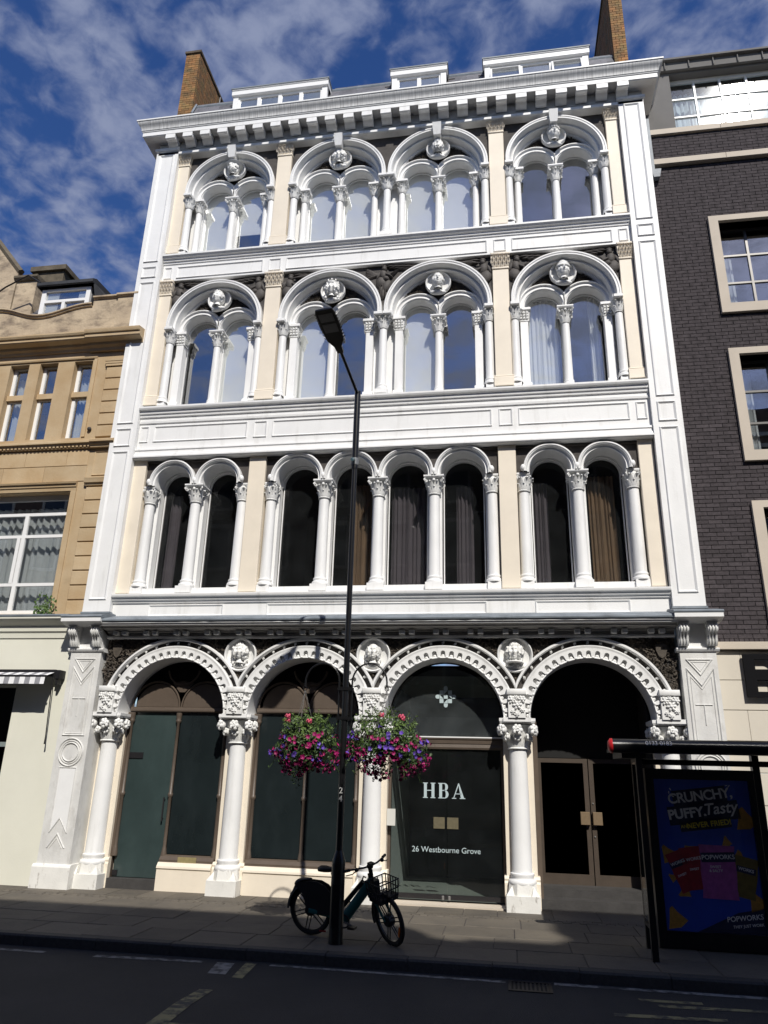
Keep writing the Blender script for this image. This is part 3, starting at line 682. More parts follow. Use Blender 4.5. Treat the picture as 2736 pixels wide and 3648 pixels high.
# glazed entrance
ax = AX[2]; EN = obj('glazed_entrance', MB().mould([(.60,2.24),(.50,2.24),(.49,2.27),(.50,2.32),(.49,2.33),(.485,2.38),(.50,2.385),(.48,2.40),(.48,2.42),(.60,2.42)], ax-.94, ax+.94), BROWN, BLD)
obj('transom_capping', MB().box(ax-.94,ax+.94,.47,.60,2.421,2.440), FRAMEW, EN)
for sx in (-1,1):
    dx0, dx1 = (ax-.90,ax+.015) if sx < 0 else (ax+.021,ax+.90)
    d = obj('glass_door', MB().box(dx0,dx1,.53,.54,.07,2.24), GLASSC, BLD)
    obj('bottom_rail', MB().box(dx0,dx1,.515,.555,0.0,.07), BLACKM, d)
    obj('push_plate', MB().box(ax+sx*.02 if sx>0 else ax-.20, ax+.20 if sx>0 else ax-.02, .519,.529,1.02,1.19), mat('brass_plate',(0.32,0.28,0.18),.35,.2,20,metal=.6), d)
    obj('floor_pivot', MB().lathe([(.02,0),(.02,.05),(.012,.06)], c=(ax+sx*.05,.50,0.0), n=10), ZINC, d)
    obj('frame_post', MB().box(ax+sx*.925-.025,ax+sx*.925+.025,.50,.60,GZ,2.24), BROWN, EN)
fan = [(ax+.955*math.cos(PI*k/30), 2.62+.955*math.sin(PI*k/30)) for k in range(31)]+[(ax-.955,2.441),(ax+.955,2.441)]
obj('fanlight', MB().prism(fan, .53, .54), GLASSF, EN)
obj('threshold', MB().box(ax-.93,ax+.93,.20,1.6,-.10,-.035), PSTONE, EN)
lob = MB().add([(ax-1.1,.62,-.03),(ax+1.1,.62,-.03),(ax+1.1,3.4,-.03),(ax-1.1,3.4,-.03)],[(0,1,2,3)])
obj('lobby_floor', lob, mat('lobby_floor_tile',(0.16,0.165,0.15),.5,.1,2), EN)
obj('lobby_wall', MB().box(ax-1.1,ax+1.1,3.4,3.45,-.03,4), ROOM, EN)
obj('lobby_wall', MB().box(ax+.96,ax+1.06,.62,3.4,-.03,4), ROOM, EN)
obj('lobby_wall', MB().box(ax-1.06,ax-.96,.62,3.4,-.03,4), mat('pale_lobby_paint',(0.30,0.31,0.30),.7,.05,1), EN)
obj('lobby_soffit', MB().box(ax-1.0,ax+1.0,1.1,3.4,3.35,3.5), mat('lobby_ceiling',(0.16,0.16,0.14),.9,.05,1), EN)
obj('lobby_beam', MB().box(ax-1.0,ax+1.0,.75,1.1,2.30,2.44), ROOM, EN)
# lettering on the glass: serif H B A
def serif(mb, ch, x, z, h, y):
    t, th, s_ = .19*h, .055*h, .09*h
    def bar(a,b,c,d): mb.box(x+a*h,x+b*h,y-.003,y,z+c*h,z+d*h)
    if ch == 'H':
        for o_ in (.07,.60):
            bar(o_,o_+.20,0.05,.95); bar(o_-.07,o_+.27,0,.052); bar(o_-.07,o_+.27,.948,1.0)
        bar(.27,.60,.47,.525); return .94
    if ch == 'B':
        bar(.07,.27,0.05,.95); bar(0,.45,0,.052); bar(0,.43,.948,1.0); bar(.27,.45,.49,.545)
        for zc,rr,x0 in ((.745,.255,.43),(.27,.27,.45)):
            pts = []
            for k in range(13):
                a = -PI/2+PI*k/12; pts.append((x0+rr*.98*math.cos(a), zc+rr*math.sin(a)))
            for k in range(13):
                a = PI/2-PI*k/12; pts.append((x0+(rr*.98-.19)*math.cos(a), zc+(rr-.052)*math.sin(a)))
            n = 13
            for k in range(12):
                p4 = [pts[k],pts[k+1],pts[2*n-2-k],pts[2*n-1-k]]
                mb.prism([(x+a*h,z+b*h) for a,b in p4], y-.003, y)
        return .82
    if ch == 'A':
        mb.prism([(x+a*h,z+b*h) for a,b in ((.44,1.0),(.50,1.0),(.84,.05),(.62,.05))], y-.003, y)
        mb.prism([(x+a*h,z+b*h) for a,b in ((.44,.995),(.48,.9),(.16,.05),(.10,.05))], y-.0025, y-.0005)
        bar(.0,.30,0,.052); bar(.54,.92,0,.052); bar(.23,.66,.29,.34); return .92
hb = MB(); xx = ax-.375
for ch in 'HBA': xx += serif(hb, ch, xx, 1.475, .235, .528)*.235+.03
obj('entrance_lettering', hb, DECAL, EN)
tm = text_mesh('26 Westbourne Grove', .118, DECAL, .0015)
o = link('entrance_lettering', tm, EN, (ax,.527,.705), (PI/2,0,0))
lg = MB(); u = .072; g_ = .006; lx, lz = ax+.005, 3.09; yy = .529
def sq(i,j,poly): lg.prism([(lx+(i+a)*u, lz+(j+b)*u) for a,b in poly], yy-.002, yy)
e_ = .46
SQ = [(-e_,-e_),(e_,-e_),(e_,e_),(-e_,e_)]
for i,j in ((-1,1),(1,1),(0,0),(-1,-1),(1,-1)): sq(i,j,SQ)
sq(0,1,[(-e_,e_),(e_,e_),(-e_,-e_)]); sq(0,-1,[(e_,e_),(e_,-e_),(-e_,-e_)]); sq(-1,0,[(-e_,e_),(-e_,-e_),(e_,-e_)]); sq(1,0,[(e_,e_),(e_,-e_),(-e_,e_)])
def dee(i,j,rotk):
    pts = [(-e_,-e_),(-e_,e_)]+[(e_*math.sin(PI*k/10)*1.0, e_*math.cos(PI*k/10)) for k in range(11)]
    c_,s_ = math.cos(rotk*PI/2), math.sin(rotk*PI/2); sq(i,j,[(a*c_-b*s_, a*s_+b*c_) for a,b in pts])
dee(2,0,0); dee(0,2,1); dee(-2,0,2); dee(0,-2,3)
obj('entrance_emblem', lg, DECAL, EN)
obj('wall_notice', MB().box(.262,.40,.355,.368,1.05,1.30), mat('paper_notice',(0.62,0.61,0.56),.7), BLD)

SHIFT = {'shop_window','glass_door','dado_wall','door_step','pier','glazed_entrance','wall_notice'}
for o in list(BLD.children):
    if o.name.split('.')[0] in SHIFT: o.location.y -= .12; WLOC[o.name].y -= .12
# recessed double doors
ax = AX[3]
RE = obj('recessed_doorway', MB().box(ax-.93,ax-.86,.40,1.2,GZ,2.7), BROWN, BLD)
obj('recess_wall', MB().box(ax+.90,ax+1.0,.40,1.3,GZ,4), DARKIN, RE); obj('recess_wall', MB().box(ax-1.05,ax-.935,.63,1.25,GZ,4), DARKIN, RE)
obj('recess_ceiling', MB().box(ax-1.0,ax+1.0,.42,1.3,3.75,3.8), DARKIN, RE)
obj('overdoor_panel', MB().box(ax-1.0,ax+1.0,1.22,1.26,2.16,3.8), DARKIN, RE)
for sx in (-1,1):
    x0, x1 = (ax-.86,ax-.008) if sx < 0 else (ax+.008,ax+.86)
    d = obj('door_leaf', MB().box(x0,x0+.075,1.18,1.23,.20,2.15).box(x1-.075,x1,1.18,1.23,.20,2.15).box(x0+.075,x1-.075,1.18,1.23,.20,.36).box(x0+.075,x1-.075,1.18,1.23,2.08,2.15), BROWND, BLD)
    obj('pane', MB().box(x0+.075,x1-.075,1.20,1.206,.36,2.08), glass('dark_door_glass_%d' % (sx+1),(0.05,0.05,0.05),.0), d)
    obj('handle_block', MB().cbox(ax+sx*.10-.075,ax+sx*.10+.075,1.10,1.18,1.11,1.31), mat('bronze_handle_%d' % (sx+1),(0.20,0.145,0.09),.35,.1,20), d)
    if sx > 0:
        for zz in (.93,1.44): obj('lock', MB().blob((ax+.045,1.175,zz),(.016,.012,.016)), ZINC, d, 60)
obj('step', MB().box(ax-.90,ax+.90,.62,1.20,GZ,.20), CONC, RE)
obj('step', MB().box(ax-.92,ax+.92,.34,.617,GZ,.085), CONC, RE)
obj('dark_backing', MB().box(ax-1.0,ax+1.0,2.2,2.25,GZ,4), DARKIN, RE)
pl_ = MB(); q_ = random.Random(9)
# ---- ground-floor cornice
GFC = obj('shopfront_cornice', MB().mould([(.10,4.005),(-.115,4.005),(-.125,4.015),(-.125,4.045),(-.10,4.05),(-.05,4.052),(-.05,4.190),(-.39,4.192),(-.40,4.195),(-.415,4.225),(-.43,4.23),(-.43,4.255),(.10,4.255)], -4.87, 4.92), WHITE, BLD, 30)
for k in range(17):
    for dx in (0,.165):
        x = -4.70+k*.575+dx
        if x < 4.80: obj('dentil', MB().box(x,x+.09,-.235,-.12,4.056,4.122), WHITE2, GFC)
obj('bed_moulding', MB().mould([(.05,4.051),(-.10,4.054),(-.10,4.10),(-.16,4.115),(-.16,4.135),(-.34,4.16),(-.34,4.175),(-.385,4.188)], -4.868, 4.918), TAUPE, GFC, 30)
lm = MB()
nseg = 80
rowsL = []
for i in range(nseg+1):
    x = -4.87+9.79*i/nseg; w1, w2 = noise.noise(Vector((x*3,0,1)))*.012, noise.noise(Vector((x*6,4,1)))*.010
    rowsL.append([(x,-.43,4.258),(x,-.455+w2,4.262),(x,-.46+w2,4.285+w1),(x,-.44,4.315+w1),(x,-.20,4.39+w1*.6),(x,.02,4.45)])
lm.add([p for r_ in rowsL for p in r_], [(i*6+t,(i+1)*6+t,(i+1)*6+t+1,i*6+t+1) for i in range(nseg) for t in range(5)])
obj('lead_flashing', lm, LEAD, GFC, 40)
# ---- pilasters flanking the ground floor
def low_pilaster(x0, x1):
    P = obj('shopfront_pilaster', MB().box(x0+.03,x1-.03,-.15,.40,.30,3.76), GREYW, BLD)
    obj('plinth', MB().mould([(.4,GZ),(-.20,GZ),(-.20,.26),(-.185,.29),(-.16,.305),(.4,.305)], x0-.02, x1+.02), DIRTW, P)
    obj('capping', MB().mould([(.4,3.76),(-.155,3.76),(-.18,3.775),(-.195,3.80),(-.195,3.82),(-.16,3.83),(.4,3.83)], x0-.02, x1+.02), WHITE, P)
    obj('entablature_block', MB().box(x0+.03,x1-.03,-.16,.40,3.83,4.20), WHITE, P)
    obj('cornice_break', MB().mould([(.1,4.20),(-.34,4.20),(-.37,4.215),(-.43,4.235),(-.47,4.25),(-.50,4.255),(-.50,4.32),(.1,4.32)], x0-.06, x1+.06), WHITE, P)
    obj('lead_cap', MB().mould([(.1,4.322),(-.505,4.322),(-.515,4.345),(-.49,4.37),(-.10,4.46),(.1,4.46)], x0-.07, x1+.07), LEAD, P)
    m = (x0+x1)/2
    for bx in (m-.215, m+.215):
        pr_ = []
        for k in range(13): a = PI*.5-PI*1.25*k/12; pr_.append((-.265-.075*math.cos(a)*1.0-.0, 4.10+.085*math.sin(a)))
        prof = [(-.16,4.185),(-.33,4.185),(-.365,4.15),(-.375,4.10),(-.35,4.05),(-.31,4.03),(-.28,3.99),(-.265,3.93),(-.25,3.88),(-.22,3.85),(-.16,3.845)]
        cb = MB().mould(prof, bx-.075, bx+.075)
        for sx in (-1,1):
            pts = [(bx+sx*.078, -.30+.055*(1-k/13)*math.cos(k*.7), 4.105+.055*(1-k/13)*math.sin(k*.7)) for k in range(12)]; cb.tube(pts, .012, 5)
        for dx in (-.045,0,.045): cb.tube([(bx+dx,y-.006,z) for y,z in prof[1:-1]], .016, 6)
        cb.box(bx-.085,bx+.085,-.36,-.15,4.186,4.199)
        obj('console_bracket', cb, WHITE2, P, 40)
    y = -.15; inc = MB()
    inc.strip([(m-.19,3.64),(m+.19,3.64),(m,3.40)], y, .03, .018)
    inc.strip([(m-.12,3.605),(m+.12,3.605),(m,3.46)], y, .018, .010)
    inc.strip([(m-.20,3.50),(m,3.24),(m+.20,3.50),(m+.20,2.33),(m-.20,2.33)], y, .028, .018)
    inc.strip([(m-.155,3.38),(m,3.18),(m+.155,3.38),(m+.155,2.36),(m-.155,2.36)], y, .016, .010)
    inc.strip([(m-.12,2.95),(m+.12,2.95)], y, .022, .014, False); inc.strip([(m,2.95),(m,2.65)], y, .022, .014, False)
    for rr,wd,pd in ((.225,.03,.022),(.185,.022,.016),(.15,.03,.022)):
        inc.strip([(m+rr*math.cos(2*PI*k/36), 2.05+rr*math.sin(2*PI*k/36)) for k in range(36)], y, wd, pd)
    inc.strip([(m-.155,1.80),(m+.155,1.80),(m+.155,.78),(m,1.0),(m-.155,.78)], y, .026, .016)
    inc.strip([(m-.15,.55),(m,.76),(m+.15,.55)], y, .03, .018, False); inc.strip([(m-.11,.54),(m,.69),(m+.11,.54)], y, .016, .01, False)
    obj('incised_panels', inc, GREYW, P)
    if x0 < 0: obj('painted_patch', MB().prism([(m-.14,1.785),(m+.14,1.785),(m+.14,.82),(m,1.02),(m-.14,.82)], -.156, -.151), FRAMEW, P)
low_pilaster(-5.53,-4.885); low_pilaster(4.925,5.53)

# ================================================================= bands between the storeys
def band(name, prof, panels, zr, x0=-4.90, x1=4.935):
    b = obj(name, MB().mould(prof, x0, x1), WHITE, BLD, 25)
    for a,c in panels: obj('panel_moulding', MB().frame(a,c,zr[0],zr[1],zr[2],.04,.022), WHITE, b)
    return b
PAN = [(-4.87,-4.68),(-4.58,-2.62),(-2.50,-2.22),(-2.12,2.12),(2.24,2.50),(2.60,4.58),(4.69,4.88)]
band('first_floor_band', [(.40,4.40),(-.02,4.40),(-.02,4.66),(-.05,4.675),(-.05,4.70),(-.085,4.72),(-.095,4.76),(-.13,4.775),(-.14,4.80),(-.14,4.82),(-.10,4.835),(.40,4.868)], [(-4.2,-2.75),(-1.95,1.95),(2.75,4.3)], (4.42,4.64,-.02))
band('second_floor_band', [(.30,7.55),(-.10,7.55),(-.125,7.57),(-.125,7.60),(-.09,7.62),(-.085,7.66),(-.06,7.675),(-.055,7.73),(-.075,7.745),(-.07,7.78),(-.02,7.80),(-.02,8.33),(-.045,8.345),(-.05,8.39),(-.03,8.40),(-.03,8.46),(-.06,8.475),(-.065,8.52),(-.09,8.535),(-.10,8.59),(-.14,8.61),(-.155,8.64),(-.155,8.675),(-.12,8.69),(.40,8.778)], PAN, (7.93,8.28,-.02))
band('third_floor_band', [(.30,11.785),(-.02,11.785),(-.02,12.20),(-.04,12.21),(-.045,12.25),(-.07,12.26),(-.08,12.30),(-.11,12.315),(-.125,12.34),(-.15,12.36),(-.15,12.40),(-.12,12.415),(.40,12.53)], PAN, (11.83,12.13,-.02))
# tall outer pilasters
for x0,x1 in ((-5.44,-4.905),(4.94,5.45)):
    P = obj('outer_pilaster', MB().box(x0,x1,-.12,1.0,4.50,15.42), WHITE, BLD)
    obj('foot_flashing', MB().box(x0-.02,x1+.02,-.14,.3,4.462,4.50), LEAD, P)
    for za,zb in ((4.72,7.72),(7.82,8.22),(8.32,11.72),(11.83,12.12),(12.24,15.24)):
        obj('panel_moulding', MB().frame(x0+.09,x1-.09,za,zb,-.12,.05,.025), WHITE, P)
    obj('capping', MB().mould([(.5,15.34),(-.125,15.34),(-.15,15.355),(-.165,15.38),(-.165,15.42),(.5,15.42)], x0-.03, x1+.03), WHITE, P)

# ---- windows glazing helper
def arched_pane(xc, half, z0, zs, y, parent, gm_, rw=.035, fm=FRAMEW):
    n = 24
    arc = [(xc+half*math.cos(PI*k/n), zs+half*math.sin(PI*k/n)) for k in range(n+1)]
    fr_ = MB(); inner = [(xc+(half-rw)*math.cos(PI*k/n), zs+(half-rw)*math.sin(PI*k/n)) for k in range(n+1)]
    o_ = [(xc+half,z0)]+arc+[(xc-half,z0)]; i_ = [(xc+half-rw,z0+rw)]+inner+[(xc-half+rw,z0+rw)]
    m = len(o_); vv = [(x,y-.015,z) for x,z in o_]+[(x,y-.02,z) for x,z in i_]+[(x,y+.02,z) for x,z in i_]
    ff = [(k,(k+1)%m,m+(k+1)%m,m+k) for k in range(m)]+[(m+k,m+(k+1)%m,2*m+(k+1)%m,2*m+k) for k in range(m)]
    fr_.add(vv, ff)
    w_ = obj('window', fr_, fm, parent, 30)
    obj('pane', MB().prism([(xc+half-.005,z0)]+[(xc+(half-.005)*math.cos(PI*k/n), zs+(half-.005)*math.sin(PI*k/n)) for k in range(n+1)]+[(xc-half+.005,z0)], y, y+.006), gm_, w_)
    return w_
def curtain(name, label, x0, x1, z0, z1, y, m, folds=7, amp=.03, group=None, seed=0, gather=0.0):
    q = random.Random(seed); n = folds*8; mb = MB(); rows_ = 9; ph = q.uniform(0,6)
    for j in range(rows_+1):
        t = j/rows_
        for i in range(n+1):
            s_ = i/n; a = s_*folds*2*PI+ph+.6*math.sin(3*s_+q.random()*0)
            x = x0+(x1-x0)*(s_+.25/folds*math.sin(a*.5)*.3)
            x += gather*math.sin(PI*t)*(0.5-s_)*(x1-x0)
            mb.v.append((x, y+amp*math.sin(a)*(0.6+.4*t)+amp*.3*math.sin(2.3*a), z0+(z1-z0)*t))
    mb.f += [(j*(n+1)+i, j*(n+1)+i+1, (j+1)*(n+1)+i+1, (j+1)*(n+1)+i) for j in range(rows_) for i in range(n)]
    return tag(obj(name, mb, m, None, 80), label, 'curtain', group)

# ================================================================= first floor: eight tall arched windows
F1 = [[-4.53,-3.588,-2.646],[-2.075,-1.037,0.0,1.037,2.085],[2.648,3.596,4.544]]
Z1 = 7.005
for bay,xs in enumerate(F1):
    xa, xb = PX[bay][1], PX[bay+1][0]; arcs = []
    for a,b in zip(xs,xs[1:]): arcs.append(((a+b)/2, Z1+.05, (b-a)/2-.10))
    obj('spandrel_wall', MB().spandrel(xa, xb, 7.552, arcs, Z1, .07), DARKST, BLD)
    obj('spandrel_trim', MB().mould([(.07,7.50),(.035,7.50),(.03,7.53),(.07,7.551)], xa, xb), DARKST, BLD)
    for i,(a,b) in enumerate(zip(xs,xs[1:])):
        c = (a+b)/2; R_ = (b-a)/2; ri = R_-.115
        am = MB().arch(c, Z1+.05, [(R_-.004,.08),(R_-.004,-.05),(R_-.015,-.065),(R_-.035,-.065),(R_-.045,-.045),(R_-.055,-.05),(R_-.07,-.03),(R_-.075,.0),(R_-.085,.005),(ri+.01,.0),(ri,.02),(ri,.36),(ri-.03,.36),(ri-.03,.45)], n=36, stilt=.05)
        obj('arch_moulding', am, WHITE, BLD, 35)
        arched_pane(c, ri-.03, 4.98, Z1+.05, .44, BLD, GLASST, .02)
        obj('window_sill', MB().box(a+.11,b-.11,.08,.47,4.870,4.975), WHITE, BLD)
    for i,x in enumerate(xs):
        edge = i == 0 or i == len(xs)-1; lo_ = max(x-.20, xa+.002); hi_ = min(x+.20, xb-.002)
        half = .185 if not edge else .117
        column(x, .14, 5.0, Z1, .30, .103, .094, half, BLD, 'f1-%s' % ('e' if edge else i%2), ((.30 if not edge else .232), .128))
        obj('window_mullion', MB().box(max(x-.125,xa+.002),min(x+.125,xb-.002),.26,.46,4.872,Z1+.02), WHITE, BLD)
        obj('label_stop', MB().blob((x,-.03,Z1+.07),(.05,.05,.07),0,8,6), WHITE, BLD, 60)
for x0,x1 in PX: obj('first_floor_pier', MB().cbox(x0,x1,0.0,.5,4.87,7.55,.008), CREAM, BLD)
# rooms behind
def room(z0, z1, m=ROOM, y0=.50, y1=3.6, x0=-4.9, x1=4.9):
    o = obj('room_shell', MB().add([(x0,y0,z0),(x1,y0,z0),(x1,y1,z0),(x0,y1,z0),(x0,y0,z1),(x1,y0,z1),(x1,y1,z1),(x0,y1,z1)], [(0,1,2,3),(4,5,6,7),(2,3,7,6),(0,3,7,4),(1,2,6,5)]), m, BLD)
    for xw in (-2.36,2.37):
        obj('room_partition', MB().box(xw-.05,xw+.05,y0+.01,y1-.02,z0+.01,z1-.01), m, o)
room(4.86,7.54); room(8.78,11.75); room(12.53,15.25)
G1 = 'curtains hanging in the dark first floor windows'
W1 = [((a+b)/2) for xs in F1 for a,b in zip(xs,xs[1:])]
curtain('curtain', 'grey curtain at the left side of the window nearest the stone building, first floor', W1[0]-.26, W1[0]-.02, 5.0, 7.0, .58, CURTG, 3, .025, G1, 1)
curtain('curtain', 'brown curtain in first floor window behind the street lamp pole', W1[3]-.08, W1[3]+.33, 5.0, 7.1, .60, CURTB, 5, .03, G1, 2)
curtain('curtain', 'charcoal curtain filling first floor window just past the lamp pole', W1[4]-.34, W1[4]+.33, 5.0, 7.0, .60, CURTG, 7, .03, G1, 3)
curtain('curtain', 'grey curtain hanging mid window beside the cream pier, first floor', W1[5]-.16, W1[5]+.16, 5.0, 7.0, .62, CURTG, 4, .03, G1, 4)
curtain('curtain', 'slate grey curtain drawn to one side of the window, first floor beyond the cream pier', W1[6]-.33, W1[6]-.04, 5.0, 7.0, .60, CURTG, 4, .03, G1, 5)
curtain('curtain', 'brown curtain in the first floor window next to the dark brick building', W1[7]-.26, W1[7]+.20, 5.0, 7.1, .60, CURTB, 6, .03, G1, 6)

# ================================================================= second and third floors: twin-light arches
def leafy_pier_cap(x0, x1, z0, z1, parent):
    m = (x0+x1)/2; mb = MB(); q = random.Random(int(x0*100))
    mb.cbox(x0-.01,x1+.01,-.02,.12,z0-.02,z0+.03,.01); mb.add([(x0,-.005,z0+.03),(x1,-.005,z0+.03),(x1+.03,-.05,z1-.06),(x0-.03,-.05,z1-.06),(x0,.12,z0+.03),(x1,.12,z0+.03),(x1+.03,.12,z1-.06),(x0-.03,.12,z1-.06)],
           [(0,1,2,3),(0,3,7,4),(1,5,6,2)])
    n = 4; wd = (x1-x0)/n
    for row in range(3):
        for k in range(n + (row%2)):
            cx_ = x0+wd*(k+.5-(.5 if row%2 else 0)); zz = z0+.04+row*(z1-z0-.1)/3; hh = (z1-z0-.1)/3*1.15
            y = -.012-.012*row
            vv = []
            for t,wf,d in ((0,.5,0),(.4,1,.012),(.75,.9,.03),(1,.3,.05)):
                for sg in (-1,-.4,0,.4,1): vv.append((cx_+sg*wd*.52*wf, y-d-(.012 if abs(sg)==.4 else 0), zz+hh*t-abs(sg)*.02))
            mb.add(vv, [(i*5+j,i*5+j+1,(i+1)*5+j+1,(i+1)*5+j) for i in range(3) for j in range(4)])
    mb.cbox(x0-.035,x1+.035,-.075,.12,z1-.06,z1,.012)
    return obj('leaf_capital', mb, CREAM, parent, 50)
def twin_bay(xc, zs, zb, R_, clamp, floor, bayhalf):
    up3 = floor == 3
    # outer order
    prof = [(R_,.10),(R_,-.07),(R_-.01,-.085),(R_-.035,-.085),(R_-.045,-.065),(R_-.055,-.065),(R_-.062,-.08),(R_-.085,-.08),(R_-.095,-.05),(R_-.105,.05),(R_-.125,.07),(R_-.135,.05),(R_-.155,.05),(R_-.165,.08),(R_-.18,.20),(R_-.19,.22),(R_-.215,.22),(R_-.235,.25),(R_-.235,.36)]
    oa = obj('archivolt', MB().arch(xc, zs+.07, prof, n=56, stilt=.07, clamp=clamp), WHITE, BLD, 32)
    inner = R_-.235
    # inner pair
    hx = .408; iz = zs+.075; io = .495
    for sx in (-1,1):
        c = xc+sx*hx; cl = (xc-1.0,xc-.0015) if sx < 0 else (xc+.0015,xc+1.0)
        ip = [(io,.30),(io,.20),(io-.012,.185),(io-.03,.185),(io-.042,.215),(io-.055,.225),(io-.085,.215),(io-.105,.215),(io-.112,.24),(io-.122,.24),(io-.13,.26),(io-.13,.47),(io-.145,.47)]
        obj('inner_arch', MB().arch(c, iz, ip, n=40, stilt=.075, clamp=cl), WHITE, oa, 32)
        arched_pane(c, .352, zb+.02, iz+.0, .475, BLD, GLASS, .018)
    # tympanum
    ty = MB(); xs_ = [xc-.80+1.6*k/60 for k in range(61)]
    def zl(x):
        z = 0
        for sx in (-1,1):
            d = x-(xc+sx*hx)
            if abs(d) < .47: z = max(z, iz+math.sqrt(.47**2-d*d))
        return z or iz
    def zu(x): return zs+.07+math.sqrt(max((inner+.01)**2-(x-xc)**2,0))
    for a,b in zip(xs_,xs_[1:]):
        if zu(a) > zl(a) or zu(b) > zl(b): ty.add([(a,.285,min(zl(a),zu(a))),(b,.285,min(zl(b),zu(b))),(b,.285,zu(b)),(a,.285,zu(a))], [(0,1,2,3)])
    obj('tympanum', ty, DARKREL, oa)
    mz = zs+.74
    tin = lambda x,z: z > zl(x)+.05 and z < zu(x)-.05 and (x-xc)**2+(z-mz)**2 > .27**2
    obj('tympanum_foliage', relief(MB(), ((xc-.7,xc+.7,zs+.4,zs+1.0), tin), 80, .040, .285, int(xc*10+zs), .045), CARVED, oa, 50, kind='stuff')
    # jambs, colonnettes and columns
    for sx in (-1,1):
        xo = xc+sx*(bayhalf-.085); xi = xc+sx*.80
        jl, jh = sorted((xc+sx*.755, xc+sx*(bayhalf-.001)))
        obj('window_jamb', MB().box(jl,jh,.36,.50,zb,zs+.02), WHITE, BLD)
        if up3: column(xi, .27, zb+.06, zs+.005, .26, .072, .066, .10, BLD, 'f3i', (.18,.06))
        else:
            p_ = obj('jamb_pilaster', MB().cbox(xi-.078,xi+.078,.20,.36,zb,zs-.28,.008), WHITE, BLD)
            obj('base', MB().mould([(.36,zb),(.17,zb),(.17,zb+.09),(.18,zb+.11),(.19,zb+.12),(.20,zb+.15),(.36,zb+.15)], xi-.10, xi+.10), WHITE, p_)
            cm = CAPS.get('jp')
            if not cm:
                mb = MB().cbox(-.10,.10,-.09,.09,0,.03,.006)
                mb.add([(-.09,-.08,.03),(.09,-.08,.03),(.12,-.115,.22),(-.12,-.115,.22),(-.09,.08,.03),(.09,.08,.03),(.12,.08,.22),(-.12,.08,.22)], [(0,1,2,3),(0,3,7,4),(1,5,6,2)])
                for sxx in (-1,0,1):
                    for rw_ in (0,1,2):
                        for kk in range(2): mb.blob((sxx*.06,-.10-.012*rw_,.06+.055*rw_+.02*kk), (.032,.016,.018), .5*(-1)**kk, 7, 4)
                for rw_ in range(4):
                    for yy_ in (-.05,.01): mb.blob((.11*1,yy_,.05+.045*rw_), (.016,.03,.016), 0, 6, 4); mb.blob((-.11,yy_,.05+.045*rw_), (.016,.03,.016), 0, 6, 4)
                mb.cbox(-.135,.135,-.13,.09,.22,.285,.01)
                cm = CAPS['jp'] = mb.mesh('capital', WHITE2, 50)
            link('capital', cm, p_, (xi,.28,zs-.28))
    column(xc, .30, zb+.06, zs+.005, .29, .078, .071, .158, BLD, 'mid%d' % floor, (.22,.06), capf=capital)
    obj('window_mullion', MB().box(xc-.058,xc+.058,.37,.50,zb,zs+.08), WHITE, BLD)
    for sx in (-1,1):
        e_ = xc+sx*(bayhalf-.0015); a_, b2_ = sorted((e_, e_-sx*.175)); obj('impost', MB().cbox(a_,b2_,-.095,.36,zs-.055,zs+.012,.008), WHITE, BLD)
        a_, b2_ = sorted((e_-sx*.177, xc+sx*.665)); obj('impost', MB().cbox(a_,b2_,.13,.36,zs-.055,zs+.010,.008), WHITE, BLD)
    for sx in (-1,1): obj('window_sill', MB().box(xc+sx*.408-.34,xc+sx*.408+.34,.10,.47,zb+.001,zb+.02), WHITE, BLD)
HEADS = {3: [dict(hat='brim',beard=.022),dict(longhair=True,hair=1.2),dict(beard=.035,hair=.9),dict(hat='laurel',hair=.6)],
         2: [dict(hair=1.1),dict(hat='crown',longhair=True),dict(hair=.8,beard=.010),dict(hat='turban',hair=.6)]}
HL = {3: ['bearded head in a broad brimmed hat','long-haired head looking up','bearded head of an old man','head with a laurel wreath'],
      2: ['clean-shaven head with short hair','crowned head with long hair','short-haired head with moustache','head in a wrapped turban cap']}
XC = [-3.588,-1.098,1.106,3.596]
